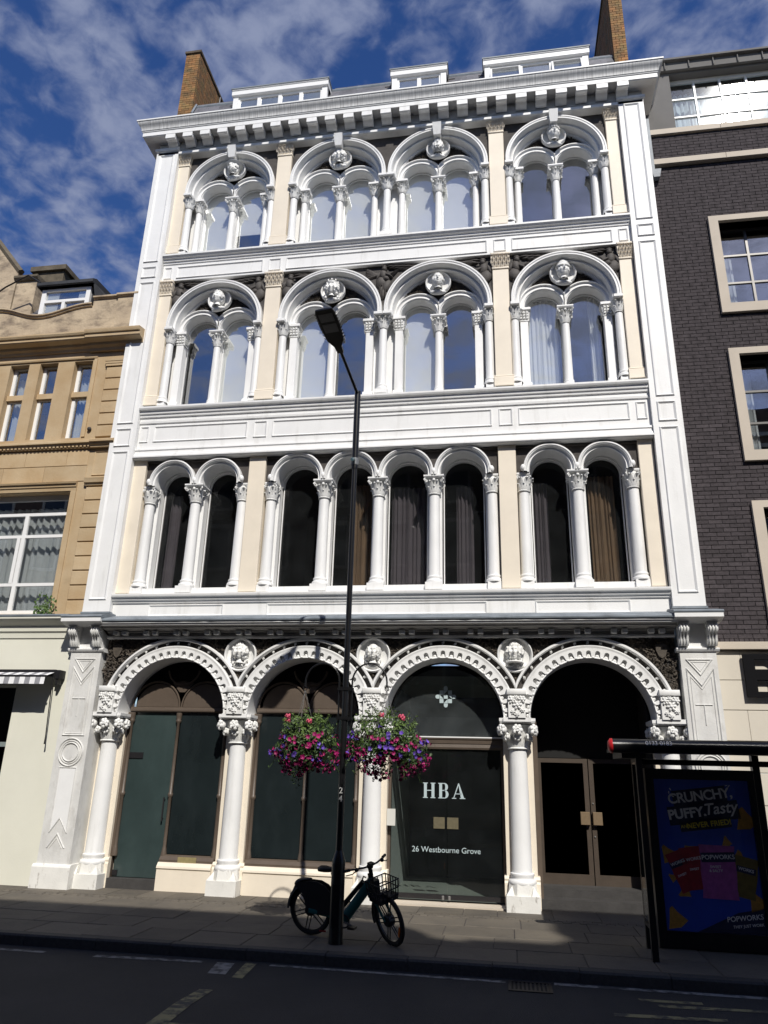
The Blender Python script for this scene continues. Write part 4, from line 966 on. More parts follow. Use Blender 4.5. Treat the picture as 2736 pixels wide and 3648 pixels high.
for floor,zs,zb,ztop in ((2,10.57,8.78,11.786),(3,14.10,12.532,15.30)):
    for i,xc in enumerate(XC):
        side = i in (0,3); R_ = 1.045 if side else 1.082
        cl = None if side else ((-5,.002) if i == 1 else (.006,5))
        if i == 1: cl = (-2.19,0.0025)
        if i == 2: cl = (0.0055,2.205)
        twin_bay(xc, zs, zb, R_, cl, floor, (2.124 if side else 2.20)/2)
        medallion(xc, .14, zs+.745, .262, BLD, 20+i+floor*7, HL[floor][i], turn=(-.25,-.15,.05,.1)[i], sc=1.14, hf=.07, **HEADS[floor][i])
        if floor == 3:
            ks = MB().add([(xc-.075,-.12,15.0),(xc+.075,-.12,15.0),(xc+.095,-.16,15.16),(xc-.095,-.16,15.16),(xc-.095,-.19,15.28),(xc+.095,-.19,15.28),(xc-.075,.05,15.0),(xc+.075,.05,15.0),(xc-.095,.05,15.28),(xc+.095,.05,15.28)],
                  [(0,1,2,3),(3,2,5,4),(0,3,4,8,6),(1,7,9,5,2),(4,5,9,8),(0,6,7,1)])
            obj('keystone', ks, WHITE, BLD)
    for bay,(xa,xb) in enumerate(((PX[0][1],PX[1][0]),(PX[1][1],PX[2][0]),(PX[2][1],PX[3][0]))):
        cs = [XC[0]] if bay == 0 else ([XC[1],XC[2]] if bay == 1 else [XC[3]])
        Rr = 1.02 if bay != 1 else 1.055
        wl = MB().spandrel(xa, xb, ztop, [(c,zs+.07,Rr) for c in cs], zs, .07)
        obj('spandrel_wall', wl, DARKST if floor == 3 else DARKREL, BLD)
        # outer columns of this bay
        oc = [xa+.085, xb-.085] if bay != 1 else [xa+.10, 0.003, xb-.10]
        for k,x in enumerate(oc):
            mid = bay == 1 and k == 1
            column(x, .10, zb+.08, zs+.005, .27, .082, .076, .155 if mid else .084 if bay != 1 else .098, BLD, 'o%d%s' % (floor, 'm' if mid else bay == 1), (.24 if mid else .165,.08), capf=lambda h,r,half,seed: capital(h,r,max(half,.13),half > .12,2,seed))
            if mid: obj('window_mullion', MB().box(x-.30,x+.30,.37,.50,zb+.001,zs+.019), WHITE, BLD)
    for x0,x1 in PX:
        z1 = 11.44 if floor == 2 else 14.99
        p_ = obj('pier', MB().cbox(x0,x1,0.0,.5,zb,z1,.008), CREAM, BLD)
        obj('base', MB().mould([(.2,zb),(-.03,zb),(-.03,zb+.17),(-.02,zb+.185),(-.025,zb+.20),(-.003,zb+.225),(.2,zb+.225)], x0-.025, x1+.025), CREAM, p_)
        leafy_pier_cap(x0, x1, z1, z1+(.345 if floor == 2 else .29), p_)
# ---- angel reliefs in the second floor spandrels
def angel(mb, x, z, s_, f, y=.07, tool='lute'):
    def B(dx, dz, rx, rz, rot=0, ry=.05):
        px, pz = x+f*dx*s_, z+dz*s_
        g_ = min(math.hypot(px-c, pz-10.64)-(1.045 if abs(c) > 2 else 1.082) for c in XC)
        if g_ < .02: return
        k = min(1.0, (g_+.02)/(max(rx,rz)*s_*.62)); mb.blob((px, y-.02, pz), (rx*s_*k,ry,rz*s_*k), f*rot, 10, 6)
    B(0,.40,.065,.08,0,.075); B(.0,.455,.075,.045,0,.07); B(-.02,.24,.10,.15,.1,.07)
    B(-.06,.02,.14,.17,.25,.075); B(.06,-.10,.11,.20,-.35,.07); B(-.04,-.26,.10,.22,.1,.06); B(.07,-.36,.07,.16,-.15,.055)
    B(.10,.20,.13,.04,-.45,.08); B(.20,.24,.10,.032,.75,.08); B(-.14,.20,.04,.13,-.3,.07)
    for k in range(6):
        a = .35+.16*k; B(-.24-.05*k*.4,.22-.02*k+.05*k,.24-.02*k,.03,PI-a+.6,.035)
    for k in range(5):
        B(.16+.13*k,.47-.012*k,.13,.026,.10,.05); B(.20+.11*k,.42-.02*k,.10,.022,.16,.045)
    for k in range(4): B(-.10+.07*k,-.20-.03*k,.014,.22,.12*k-.2,.085)
    if tool == 'lute':
        B(.05,.10,.085,.075,.4,.10); B(.24,.26,.17,.014,.75,.08)
    elif tool == 'horn': mb.tube([(x+f*s_*.06,y-.06,z+s_*.38),(x+f*s_*.42,y-.06,z+s_*.42)],[.012,.03],6)
    else: B(.14,.12,.03,.16,-.3,.10)
    return mb
for x,z,s_,f,t in ((-4.46,11.28,.92,1,'harp'),(-2.72,11.28,.92,-1,'lute'),(-2.00,11.28,.92,1,'horn'),(0.0,11.34,.85,1,'lute'),(2.02,11.28,.92,-1,'horn'),(2.70,11.28,.92,1,'harp'),(4.50,11.28,.92,-1,'lute')):
    am = angel(MB(), x, z, s_, f, .075, t)
    obj('angel_relief', am, ANGEL, BLD, 60)

# ---- blinds and curtains behind the upper windows
GB = 'white roller blinds in the upper windows'
LN = ['beside the left cream pier', 'left of the middle cream pier']
def blind(i, floor, frac, label):
    c = XC[i//2]+(-.405 if i%2 == 0 else .405); zs, zb = ((10.62,8.80),(14.15,12.55))[floor-2]; top = zs+.40; bot = top-(top-zb-.02)*frac
    tag(obj('roller_blind', MB().box(c-.36,c+.36,.54,.544,bot,top).box(c-.36,c+.36,.535,.549,bot-.012,bot), BLIND), label, 'blind', GB)
ORD = ['first','second','third','fourth','fifth','sixth','seventh','eighth']
for i,fr_ in ((0,1),(1,.62),(2,1),(3,1),(4,.84),(5,.86)):
    blind(i,3,fr_,'white roller blind %s in the %s top floor window from the stone building' % ('lowered fully' if fr_==1 else 'lowered part way', ORD[i]))
for i in (1,2,4):
    blind(i,2,1,'white roller blind lowered fully in the %s second floor window from the stone building' % ORD[i])
curtain('curtain','white curtain drawn across the second floor window beside the outer cream pier', XC[3]-.75, XC[3]-.12, 8.82, 11.0, .62, CURTW, 7, .03, 'white second floor curtains', 8)
curtain('curtain','narrow white curtain at the edge of the second floor window nearest the dark brick building', XC[3]+.48, XC[3]+.68, 8.82, 11.0, .62, CURTW, 3, .03, 'white second floor curtains', 9)
q_ = random.Random(33)
fl = thing('flower_arrangement', 'dried flowers standing inside a top floor window behind the half drawn blind', 'flowers', (XC[2]-.40,.62,12.55))
fb = MB()
for k in range(40): fb.blob((XC[2]-.45+q_.uniform(-.22,.3), .62+q_.uniform(-.04,.04), 12.60+q_.uniform(0,.16)), (.03,.02,.03), q_.uniform(0,3), 6, 4)
obj('blooms', fb, mat('dried_blooms',(0.42,0.33,0.27),.9,.5,12), fl, kind='stuff')
obj('vase', MB().lathe([(.04,0),(.06,.05),(.04,.09)], c=(XC[2]-.42,.62,12.535)), CURTG, fl)

# ================================================================= main cornice
MC = obj('main_cornice', MB().mould([(.30,15.25),(-.10,15.25),(-.12,15.265),(-.12,15.33),(-.09,15.345),(-.06,15.37)], -5.40, 5.44, False), WHITE, BLD, 30)
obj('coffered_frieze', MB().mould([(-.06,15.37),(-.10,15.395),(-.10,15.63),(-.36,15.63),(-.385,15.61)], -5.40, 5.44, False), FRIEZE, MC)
def ring(prof, name, m, x0=-5.44, x1=5.45, y0=-.12):
    # moulding that returns round both ends; profile gives projection d and z
    mb = MB(); rows_ = []
    for d,z in prof:
        rows_.append([(x0-d,1.0,z),(x0-d,y0-d,z),(x1+d,y0-d,z),(x1+d,1.0,z)])
    k = len(prof)
    mb.add([p for r_ in rows_ for p in r_], [(i*4+t,i*4+t+1,(i+1)*4+t+1,(i+1)*4+t) for i in range(k-1) for t in range(3)])
    return obj(name, mb, m, MC, 30)
ring([(.255,15.605),(.27,15.606),(.27,15.715),(.285,15.72),(.29,15.735)], 'corona', WHITE)
ring([(.285,15.737),(.30,15.75),(.302,15.79),(.315,15.83),(.345,15.875),(.375,15.91),(.385,15.95),(.385,15.955)], 'cyma_moulding', WEATH)
ring([(.386,15.956),(.40,15.958),(.40,15.992),(.38,16.0),(-.2,16.03),(-.6,16.04)], 'cornice_top_fillet', WHITE)
for x0,x1 in ((-5.70,-5.15),(5.15,5.71)): obj('return_soffit', MB().box(x0,x1,-.375,1.0,15.59,15.604), WHITE, MC)
for k in range(25):
    x = -5.02+k*(10.04/24)
    pr_ = [(-.115,15.601),(-.386,15.601),(-.386,15.485),(-.36,15.47),(-.33,15.48),(-.29,15.50),(-.25,15.49),(-.21,15.45),(-.17,15.42),(-.115,15.41)]
    obj('modillion', MB().mould(pr_, x-.115, x+.115), WHITE, MC)

# ================================================================= roof, dormers, chimneys
RF = obj('mansard_roof', MB().add([(-5.4,.30,16.03),(5.4,.30,16.03),(5.4,.92,17.86),(-5.4,.92,17.86),(5.4,5,18.1),(-5.4,5,18.1)], [(0,1,2,3),(3,2,4,5)]), MORTAR, BLD)
slt = MB().add([(-.14,0,0),(.14,0,0),(.14,.085,.25),(-.14,.085,.25),(-.14,.012,-.004),(.14,.012,-.004)], [(0,1,2,3),(0,4,5,1)]).mesh('slate', SLATE)
DORM = [(-4.06,-1.65,17.86),(-.05,1.26,17.86),(2.17,4.55,17.84)]
dy_, dz_ = .62/1.83, 1.0
for r_ in range(6):
    z = 16.95+r_*.16; y = .30+(z-16.03)*dy_-.014
    x = -5.25+(.14 if r_%2 else 0)
    while x < 5.2:
        if not any(a-.1 < x < b+.1 for a,b,_ in DORM): link('slate', slt, RF, (x,y,z), (0,0,rnd.uniform(-.01,.01)))
        x += .285
obj('ridge_capping', MB().tube([(-5.3,.93,17.87),(5.3,.93,17.87)], .05, 8), LEAD, RF)
for di,(a,b,zt) in enumerate(DORM):
    y = .60
    D = obj('dormer', MB().box(a+.04,b-.04,y+.06,2.2,16.4,zt-.14), LEAD, BLD)
    obj('fascia', MB().mould([(y+.10,zt-.17),(y-.04,zt-.17),(y-.05,zt-.16),(y-.05,zt-.03),(y-.07,zt-.02),(y-.07,zt),(2.2,zt),(2.2,zt-.05)], a-.03, b+.03), FRAMEW, D)
    obj('flat_roof', MB().box(a-.05,b+.05,y-.085,2.25,zt+.002,zt+.035), LEAD, D)
    npn = 4 if di == 0 else (2 if di == 1 else 3)
    for xa in (a, b-.13): obj('frame_post', MB().box(xa,xa+.13,y,y+.10,16.4,zt-.17), FRAMEW, D)
    wv = (b-a-.26)/npn
    for k in range(npn):
        xa = a+.13+wv*k; open_ = di == 2 and k in (0,2)
        fr_ = MB(); t_ = .045
        fr_.box(0,t_,0,.05,-.95,0).box(wv-t_,wv,0,.05,-.95,0).box(t_,wv-t_,0,.05,-.07,0).box(t_,wv-t_,0,.05,-.95,-.88)
        so_ = obj('dormer_sash', fr_, FRAMEW, BLD, None, (xa,y+.03,zt-.175))
        pn = obj('pane', MB().box(t_,wv-t_,.022,.028,-.9,-.05), GLASS, so_, None, (xa,y+.03,zt-.175))
        if open_: so_.rotation_euler = (-.28,0,0)
    obj('dark_interior', MB().box(a+.15,b-.15,y+.4,y+.42,16.4,zt-.2), ROOM, D)
def brick_stack(parent, x0, x1, y0, y1, z0, z1, bl=.215, bh=.065, j=.010):
    # individual bricks on the two faces seen from the street
    A = MB().box(-.5,.5,-.5,.5,-.5,.5).mesh('brick', BRICKO); c = 0
    z = z0; r_ = 0; W_ = x1-x0
    while z+bh <= z1:
        n = max(1,round(W_/(bl*.93))); wd = W_/n; off = (r_%2)*.5
        xs_ = [x0]+[x0+wd*(k+off) for k in range(0 if off else 1, n+(1 if off else 0)) if x0 < x0+wd*(k+off) < x1-.01]+[x1]
        for a,b in zip(xs_,xs_[1:]):
            if b-a > .03: link('brick', A, parent, ((a+b)/2, y0+.02, z+bh/2), None, (b-a-j,.06+rnd.uniform(-.004,.004),bh))
        z += bh+j; r_ += 1
    return
def chimney(x0, x1, y0, y1, z0, z1, side):
    C = obj('chimney_stack', MB().box(x0+.012,x1-.012,y0+.012,y1,z0-1.5,z1), MORTARO, BLD)
    brick_stack(C, x0, x1, y0, y1, z0, z1)
    bm_ = MB(); xs_ = x1 if side > 0 else x0; z = z0; r_ = 0
    while z+.065 <= z1:
        y = y0+.055-(.11 if r_%2 else 0)
        y = max(y, y0+.052)
        while y < y1:
            ye = min(y+.215, y1); px_ = rnd.uniform(0,.006)
            bm_.box(xs_-.02-px_ if side>0 else xs_-px_, xs_+px_ if side>0 else xs_+.02+px_, y+.005, ye-.005, z, z+.065); y += .225
        z += .075; r_ += 1
    obj('side_bricks', bm_, BRICKO, C, kind='stuff')
    obj('capping', MB().box(x0-.03,x1+.03,y0-.03,y1+.03,z1,z1+.07), mat('chimney_capping_%d' % int(x0),(0.12,0.09,0.06),.9,.4,6,.3,30), C)
    return C
CH1 = chimney(-5.63,-5.24,.80,2.9,17.0,19.68,1)
CH2 = chimney(5.17,5.48,.80,3.1,17.0,20.4,-1)
obj('chimney_flashing', MB().tube([(-5.22,.75,17.5),(-5.2,.9,17.95),(-5.2,1.3,18.0)], .03, 6), LEAD, RF)
obj('vent_pipe', MB().tube([(-4.62,1.0,17.8),(-4.62,1.0,18.22)],[.03,.02],8), BLACKM, RF)
# ================================================================= golden stone building to the left
LB = thing('stone_building', 'golden sandstone building with scrolled parapet and striped shop awning', 'building', (-9,0,GZ))
XL = -14.0; XR = -5.445
WIN_U = [(-6.62,-6.20),(-7.42,-7.0),(-8.12,-7.68),(-8.92,-8.50),(-9.7,-9.28)]
def holed_wall(mb, x0, x1, z0, z1, holes, y, yb):
    xs = sorted({x0,x1}|{v for h in holes for v in h[:2]}); zs = sorted({z0,z1}|{v for h in holes for v in h[2:]})
    for a,b in zip(xs,xs[1:]):
        for c,d in zip(zs,zs[1:]):
            mx_, mz_ = (a+b)/2, (c+d)/2
            if not any(h[0] < mx_ < h[1] and h[2] < mz_ < h[3] for h in holes): mb.add([(a,y,c),(b,y,c),(b,y,d),(a,y,d)], [(0,1,2,3)])
    for a,b,c,d in holes:
        mb.add([(a,y,c),(b,y,c),(b,y,d),(a,y,d),(a,yb,c),(b,yb,c),(b,yb,d),(a,yb,d)], [(0,4,5,1),(1,5,6,2),(2,6,7,3),(3,7,4,0)])
    return mb
holes = [(a,b,8.13,9.93) for a,b in WIN_U]+[(-9.6,-6.19,4.50,6.95)]
obj('upper_wall', holed_wall(MB(), XL, XR, 4.40, 10.16, holes, 0.0, .22), STONE, LB)
# upper windows
for a,b in WIN_U:
    w_ = obj('window', MB().box(a,b,.08,.16,9.12,9.24), STONE, LB)           # stone transom
    obj('reveal_moulding', MB().add([(a-.10,-.001,8.13),(a,.09,8.13),(a,.09,9.93),(a-.10,-.001,9.93),(b+.06,-.001,8.13),(b,.09,8.13),(b,.09,9.93),(b+.06,-.001,9.93)],[(0,1,2,3),(5,4,7,6)]), STONE, w_)
    for z0,z1 in ((8.14,9.12),(9.24,9.92)):
        obj('frame', MB().box(a,a+.07,.14,.19,z0,z1).box(b-.02,b,.14,.19,z0,z1).box(a+.07,b-.02,.14,.19,z0,z0+.03).box(a+.07,b-.02,.14,.19,z1-.03,z1), FRAMEW, w_)
        obj('pane', MB().box(a+.07,b-.02,.165,.170,z0+.03,z1-.03), GLASS, w_)
GN = 'net curtains in the stone building'
for k,(a,b) in enumerate(WIN_U[:4]):
    if k == 1: continue
    curtain('curtain', ('pale net curtain in the narrow stone window beside the white pilaster','','pale net curtain in the third narrow stone-framed window from the white pilaster','pale net curtain in the fourth narrow stone-framed window from the white pilaster')[k], a+.03, b-.0, 8.1, 9.75, .34, CURTN, 5, .025, GN, k)
obj('room_shell', MB().add([(-12,.25,8.0),(-5.5,.25,8.0),(-5.5,2.5,8.0),(-12,2.5,8.0),(-12,.25,10.1),(-5.5,.25,10.1),(-5.5,2.5,10.1),(-12,2.5,10.1)],[(0,1,2,3),(4,5,6,7),(2,3,7,6),(1,2,6,5)]), ROOM, LB)
obj('room_shell', MB().add([(-12,.25,4.3),(-5.5,.25,4.3),(-5.5,2.5,4.3),(-12,2.5,4.3),(-12,.25,7.3),(-5.5,.25,7.3),(-5.5,2.5,7.3),(-12,2.5,7.3)],[(0,1,2,3),(4,5,6,7),(2,3,7,6),(1,2,6,5)]), ROOM, LB)
obj('window_head_moulding', MB().mould([(.0,9.96),(-.03,9.97),(-.04,10.0),(-.02,10.02),(0.0,10.03)], XL, -6.10), STONE, LB)
obj('architrave_upright', MB().box(-6.16,-6.09,-.025,0.0,8.14,9.96), STONE, LB)
# big casement window
w_ = obj('casement_window', MB().box(-9.6,-6.19,.17,.23,4.50,4.60).box(-9.6,-6.19,.17,.23,6.84,6.95).box(-9.6,-6.19,.175,.225,6.52,6.58).box(-9.6,-6.19,.175,.225,6.06,6.12).box(-9.6,-6.19,.175,.225,5.08,5.14).box(-6.27,-6.19,.17,.23,4.6,6.84).box(-7.19,-7.11,.172,.228,4.6,6.55).box(-7.28,-7.21,.172,.228,5.14,6.06).box(-8.3,-8.22,.172,.228,4.6,6.84), FRAMEW, LB)
for a,b,c,d in ((-7.11,-6.27,4.6,5.08),(-7.11,-6.27,5.14,6.06),(-7.11,-6.27,6.12,6.52),(-9.6,-6.27,6.58,6.84),(-8.22,-7.19,4.6,5.08),(-8.22,-7.28,5.14,6.06),(-8.22,-7.19,6.12,6.52),(-9.6,-8.3,4.6,6.52)):
    obj('pane', MB().box(a,b,.195,.200,c,d), GLASS, w_)
curtain('curtain', 'long silver pleated curtain in the wide stone-framed window above the shop', -9.5, -6.2, 4.5, 6.75, .42, CURTN, 22, .035, GN, 12)
obj('architrave', MB().mould([(.0,6.96),(-.02,6.96),(-.025,7.02),(-.045,7.04),(-.05,7.09),(-.08,7.10),(-.09,7.13),(-.06,7.14),(0,7.15)], XL, -6.06), STONE, LB)
obj('architrave_upright', MB().mould([(0,4.5),(-.02,4.5),(-.025,6.96),(0,6.96)], -6.17, -6.06), STONE, LB)
# string course with tiny dentils, cornice, parapet
SCs = obj('string_course', MB().mould([(0,7.87),(-.05,7.87),(-.06,7.90),(-.09,7.92),(-.10,7.95),(-.13,7.96),(-.13,8.0),(-.06,8.04),(0,8.06)], XL, -5.38), STONE, LB)
x = -9.0
while x < -5.45: obj('dentil', MB().box(x,x+.045,-.085,-.04,7.885,7.915), STONE, SCs); x += .085
obj('string_break', MB().mould([(0,7.865),(-.08,7.865),(-.09,7.90),(-.12,7.92),(-.13,7.95),(-.16,7.96),(-.16,8.005),(-.09,8.05),(0,8.07)], -5.88, -5.36), STONE, LB)
CO = obj('cornice', MB().mould([(.3,10.15),(-.03,10.15),(-.05,10.20),(-.10,10.23),(-.12,10.28),(-.24,10.31),(-.26,10.33),(-.26,10.38),(-.29,10.40),(-.31,10.44),(-.31,10.47),(-.1,10.52),(.3,10.52)], XL, -5.40), STONE, LB, 25)
obj('cornice_break', MB().mould([(.3,10.12),(-.06,10.12),(-.08,10.18),(-.14,10.22),(-.16,10.27),(-.28,10.30),(-.30,10.32),(-.30,10.385),(-.33,10.40),(-.35,10.45),(-.35,10.48),(-.1,10.535),(.3,10.535)], -6.30, -5.06), STONE, CO, 25)
pts = [(-14,10.5),(-14,11.35)]
def scroll(x):
    if x < -8.7: return 11.33
    if x < -7.63: t = (x+8.7)/1.07; return 11.33-.25*(.5-.5*math.cos(PI*t))
    if x < -6.5: t = (x+7.63)/1.13; return 11.08+.21*(.5-.5*math.cos(PI*t))
    return 11.29
xs_ = [-14+7.6*k/60 for k in range(61)]; xs_[-1] = -6.42
PP = obj('parapet', MB().prism([(-14,10.52)]+[(x,scroll(x)) for x in xs_]+[(-6.42,11.44),(-5.40,11.44),(-5.40,10.52)], -.04, .30), STONEP, LB)
cp = MB(); k_ = len(xs_)
prof = [(-.04,-.03),(-.075,-.02),(-.085,.015),(-.11,.02),(-.11,.05),(.32,.06)]
cp.add([(x,y,scroll(x)+dz) for x in xs_ for y,dz in prof], [(i*6+t,(i+1)*6+t,(i+1)*6+t+1,i*6+t+1) for i in range(k_-1) for t in range(5)])
obj('scroll_coping', cp, STONEP, PP, 35)
obj('coping', MB().mould([(.3,11.44),(-.06,11.44),(-.075,11.465),(-.10,11.47),(-.10,11.505),(-.05,11.53),(.3,11.54)], -6.42, -5.86), STONEP, PP)
obj('coping_block', MB().mould([(.3,11.44),(-.09,11.44),(-.105,11.465),(-.13,11.47),(-.13,11.51),(-.08,11.535),(.3,11.545)], -5.85, -5.33), STONEP, PP)
obj('parapet_pier', MB().box(-5.83,-5.36,-.07,.25,10.53,11.437), STONEP, PP)
# rusticated quoins, one block each
for z0,z1,nb in ((8.10,9.72,6),(4.46,7.02,9)):
    h = (z1-z0)/nb
    for k in range(nb): obj('quoin_block', MB().cbox(-5.84,-5.43,-.045,.02,z0+h*k+.008,z0+h*(k+1)-.008,.012), STONE, LB)
for dz in (0,.055,.11): obj('quoin_cap', MB().box(-5.86-.02*dz*10,-5.41,-.06-.012*dz*10,.02,9.74+dz,9.785+dz), STONE, LB)
obj('quoin_cap', MB().mould([(.02,7.05),(-.05,7.05),(-.06,7.08),(-.09,7.10),(-.10,7.15),(-.11,7.19),(.02,7.2)], -5.88, -5.38), STONE, LB)
obj('panel_moulding', MB().frame(-5.80,-5.46,7.27,7.80,0.0,.035,.02), STONE, LB)
# ashlar blocks of the wall between the storeys
for r_,(z0,z1) in enumerate(((7.16,7.50),(7.505,7.86))):
    x = -9.6+.45*r_
    while x < -5.95:
        b = min(x+.92,-5.92)
        obj('ashlar_block', MB().cbox(x+.003,b-.003,-.012,.01,z0+.003,z1-.003,.004), STONE, LB); x += .92
# roof behind the parapet, dormer and stack
obj('slate_roof', MB().add([(-14,.35,10.9),(-5.45,.35,10.9),(-5.45,1.9,13.0),(-14,1.9,13.0)],[(0,1,2,3)]), SLATE, LB)
for r_ in range(5):
    z = 11.3+r_*.15; y = .35+(z-10.9)*(1.55/2.1)-.02; x = -9.9+(.15 if r_%2 else 0)
    while x < -8.4: obj('slate', MB().box(x,x+.29,y,y+.02,z,z+.02).add([(x,y,z),(x+.29,y,z),(x+.29,y+.10,z+.16),(x,y+.10,z+.16)],[(0,1,2,3)]), SLATE, LB); x += .30
DO = obj('dormer', MB().box(-8.40,-7.10,.86,2.2,11.2,12.5), DARKLEAD, LB)
obj('window_frame', MB().box(-8.38,-8.27,.79,.87,11.5,12.48).box(-7.24,-7.13,.79,.87,11.5,12.48).box(-8.27,-7.24,.79,.87,12.42,12.48).box(-8.27,-7.24,.785,.87,12.10,12.17).box(-7.82,-7.74,.788,.87,11.5,12.10), FRAMEW, DO)
obj('pane', MB().box(-8.27,-7.24,.83,.835,11.5,12.42), GLASS, DO)
obj('net_curtain', MB().box(-8.25,-7.95,.845,.85,11.5,12.4).box(-7.45,-7.26,.845,.85,11.5,12.4), CURTN, DO)
obj('lead_roof', MB().mould([(.70,12.50),(.66,12.52),(.66,12.60),(.80,12.68),(1.6,12.74),(2.4,12.74),(2.4,12.5)], -8.47, -7.03), DARKLEAD, DO, 30)
obj('side_cheek', MB().add([(-7.05,.72,12.56),(-7.05,2.4,12.7),(-6.6,1.9,11.9),(-6.85,.8,11.5)],[(0,1,2,3)]), DARKLEAD, DO)
SK = obj('stack', MB().box(-9.55,-9.0,1.3,2.2,11.5,13.2), STONEP, LB)
obj('stack_capping', MB().mould([(2.3,13.2),(1.25,13.2),(1.2,13.26),(1.2,13.32),(2.3,13.36)], -9.6, -8.95), DARKSTONE, SK)
obj('rear_stack', MB().box(-9.7,-8.85,2.0,2.6,13.0,14.02), DARKSTONE, LB)
obj('rear_stack_capping', MB().box(-9.78,-8.77,1.92,2.7,14.02,14.16), DARKSTONE, LB)
obj('gable_wall', MB().prism([(-14,11.2),(-14,18.2),(-10.5,14.6),(-9.72,13.65),(-9.72,11.2)], 1.45, 1.7), STONEP, LB)
obj('gable_coping', MB().tube([(-13.9,1.5,18.15),(-10.5,1.5,14.65),(-9.68,1.5,13.66)], .09, 6), DARKSTONE, LB)
obj('roof_cable', MB().tube([(-11.0,1.0,12.0),(-10.2,.95,12.25),(-9.5,.9,12.75),(-8.9,.85,13.0),(-8.5,.8,12.72)], .02, 5), BLACKM, LB)
obj('wall_boss', MB().blob((-6.0,-.03,8.30),(.045,.04,.045)), DARKST, LB)
# shopfront
SH = obj('shopfront_wall', holed_wall(MB(), XL, -5.53, GZ, 4.05, [(-12,-6.53,GZ,3.17)], -.05, .35), CREAMB, LB)
obj('shop_cornice', MB().mould([(0,4.03),(-.07,4.03),(-.08,4.12),(-.11,4.15),(-.12,4.25),(-.20,4.30),(-.24,4.34),(-.26,4.36),(-.26,4.385),(0,4.39)], XL, -5.61), CREAMB, SH, 30)
obj('lead_capping', MB().mould([(.02,4.392),(-.265,4.392),(-.275,4.42),(-.25,4.44),(.02,4.47)], XL, -5.605), LEAD, SH)
obj('shop_frame', MB().box(-6.60,-6.535,.10,.2,GZ,2.2).box(-12,-6.60,.10,.2,2.12,2.2).box(-6.95,-6.90,.12,.2,GZ,2.12), mat('grey_green_frame',(0.20,0.235,0.23),.5), SH)
obj('shop_pane', MB().box(-12,-6.6,.155,.16,GZ,2.12), glass('shop_dark_glass',(.15,.16,.16),.01), SH)
obj('shop_dark_backing', MB().box(-12,-6.3,.9,.95,GZ,3.6), DARKIN, SH)
m = bpy.data.materials.new('striped_awning_canvas'); m.use_nodes = True; t = m.node_tree; n = t.nodes
g_ = n.new('ShaderNodeNewGeometry'); sx_ = n.new('ShaderNodeSeparateXYZ'); t.links.new(g_.outputs['Position'], sx_.inputs[0])
mu = n.new('ShaderNodeMath'); mu.operation = 'MULTIPLY'; mu.inputs[1].default_value = 1/.20; t.links.new(sx_.outputs['X'], mu.inputs[0])
fr_ = n.new('ShaderNodeMath'); fr_.operation = 'FRACT'; t.links.new(mu.outputs[0], fr_.inputs[0])
gt = n.new('ShaderNodeMath'); gt.operation = 'GREATER_THAN'; gt.inputs[1].default_value = .5; t.links.new(fr_.outputs[0], gt.inputs[0])
mi = n.new('ShaderNodeMix'); mi.data_type = 'RGBA'; t.links.new(gt.outputs[0], mi.inputs['Factor']); mi.inputs['A'].default_value = (.74,.74,.75,1); mi.inputs['B'].default_value = (.25,.25,.27,1)
t.links.new(mi.outputs['Result'], n['Principled BSDF'].inputs['Base Color']); n['Principled BSDF'].inputs['Roughness'].default_value = .9
AW = obj('awning', MB().mould([(-.10,3.33),(-.10,3.44),(-.22,3.44),(-.22,3.33)], -12, -5.70), BLACKM, LB)
nn = 60; vv = []
for i in range(nn+1):
    x = -11.9+6.18*i/nn; wv = .004*math.sin(i*2.1)
    vv += [(x,-.20,3.395),(x,-.47,3.30),(x,-.485+wv,3.16)]
obj('canvas', MB().add(vv, [(i*3+t_,(i+1)*3+t_,(i+1)*3+t_+1,i*3+t_+1) for i in range(nn) for t_ in range(2)]), m, AW)
obj('front_bar', MB().tube([(-12,-.47,3.30),(-5.70,-.47,3.30)], .016, 8), BLACKM, AW)
obj('end_box', MB().box(-5.70,-5.60,-.24,-.06,3.28,3.43).box(-5.67,-5.63,-.22,-.10,3.18,3.28), BLACKM, AW)
obj('winding_rod', MB().tube([(-5.74,-.22,3.34),(-5.72,-.16,2.30),(-5.715,-.16,2.17)], [.009,.009,.016], 6), BLACKM, AW)
# weed on the ledge
WP = thing('ledge_plant', 'small green weed growing on the ledge under the stone-framed window', 'plant', (-6.2,-.12,4.45))
q = random.Random(5); lf = MB()
for k in range(130):
    c = Vector((-6.22+q.gauss(0,.09), -.12+q.gauss(0,.04), 4.46+abs(q.gauss(0,.16)))); a = q.uniform(0,6.28); s_ = q.uniform(.02,.04)
    u_ = Vector((math.cos(a),q.uniform(-.5,.5),math.sin(a)))*s_; v_ = Vector((-math.sin(a),q.uniform(-.5,.5),math.cos(a)))*s_*.6
    lf.add([c-u_,c+v_,c+u_,c-v_],[(0,1,2,3)])
LEAF = mat('leaf_green',(0.085,0.15,0.03),.6,.4,14)
obj('foliage', lf, LEAF, WP, kind='stuff')
st = MB()
for k in range(6): st.tube([(-6.21+.02*k-.05,-.10,4.44),(-6.22+q.gauss(0,.06),-.12,4.62+.03*k)],[.006,.003],5)
obj('stem', st, LEAF, WP)

# ================================================================= dark brick building to the right
RB = thing('brick_building', 'dark brick building with pale stone window surrounds and a zinc roof storey', 'building', (8,0,GZ))
BY = .12; X0 = 5.46; X1 = 10.5
wins = [(6.60,9.0,10.29,12.19),(6.60,9.0,7.28,9.20),(6.60,9.0,4.30,6.22)]
obj('brick_wall_core', holed_wall(MB(), X0, X1, 3.9, 14.55, wins, BY+.012, .5), MORTAR, RB)
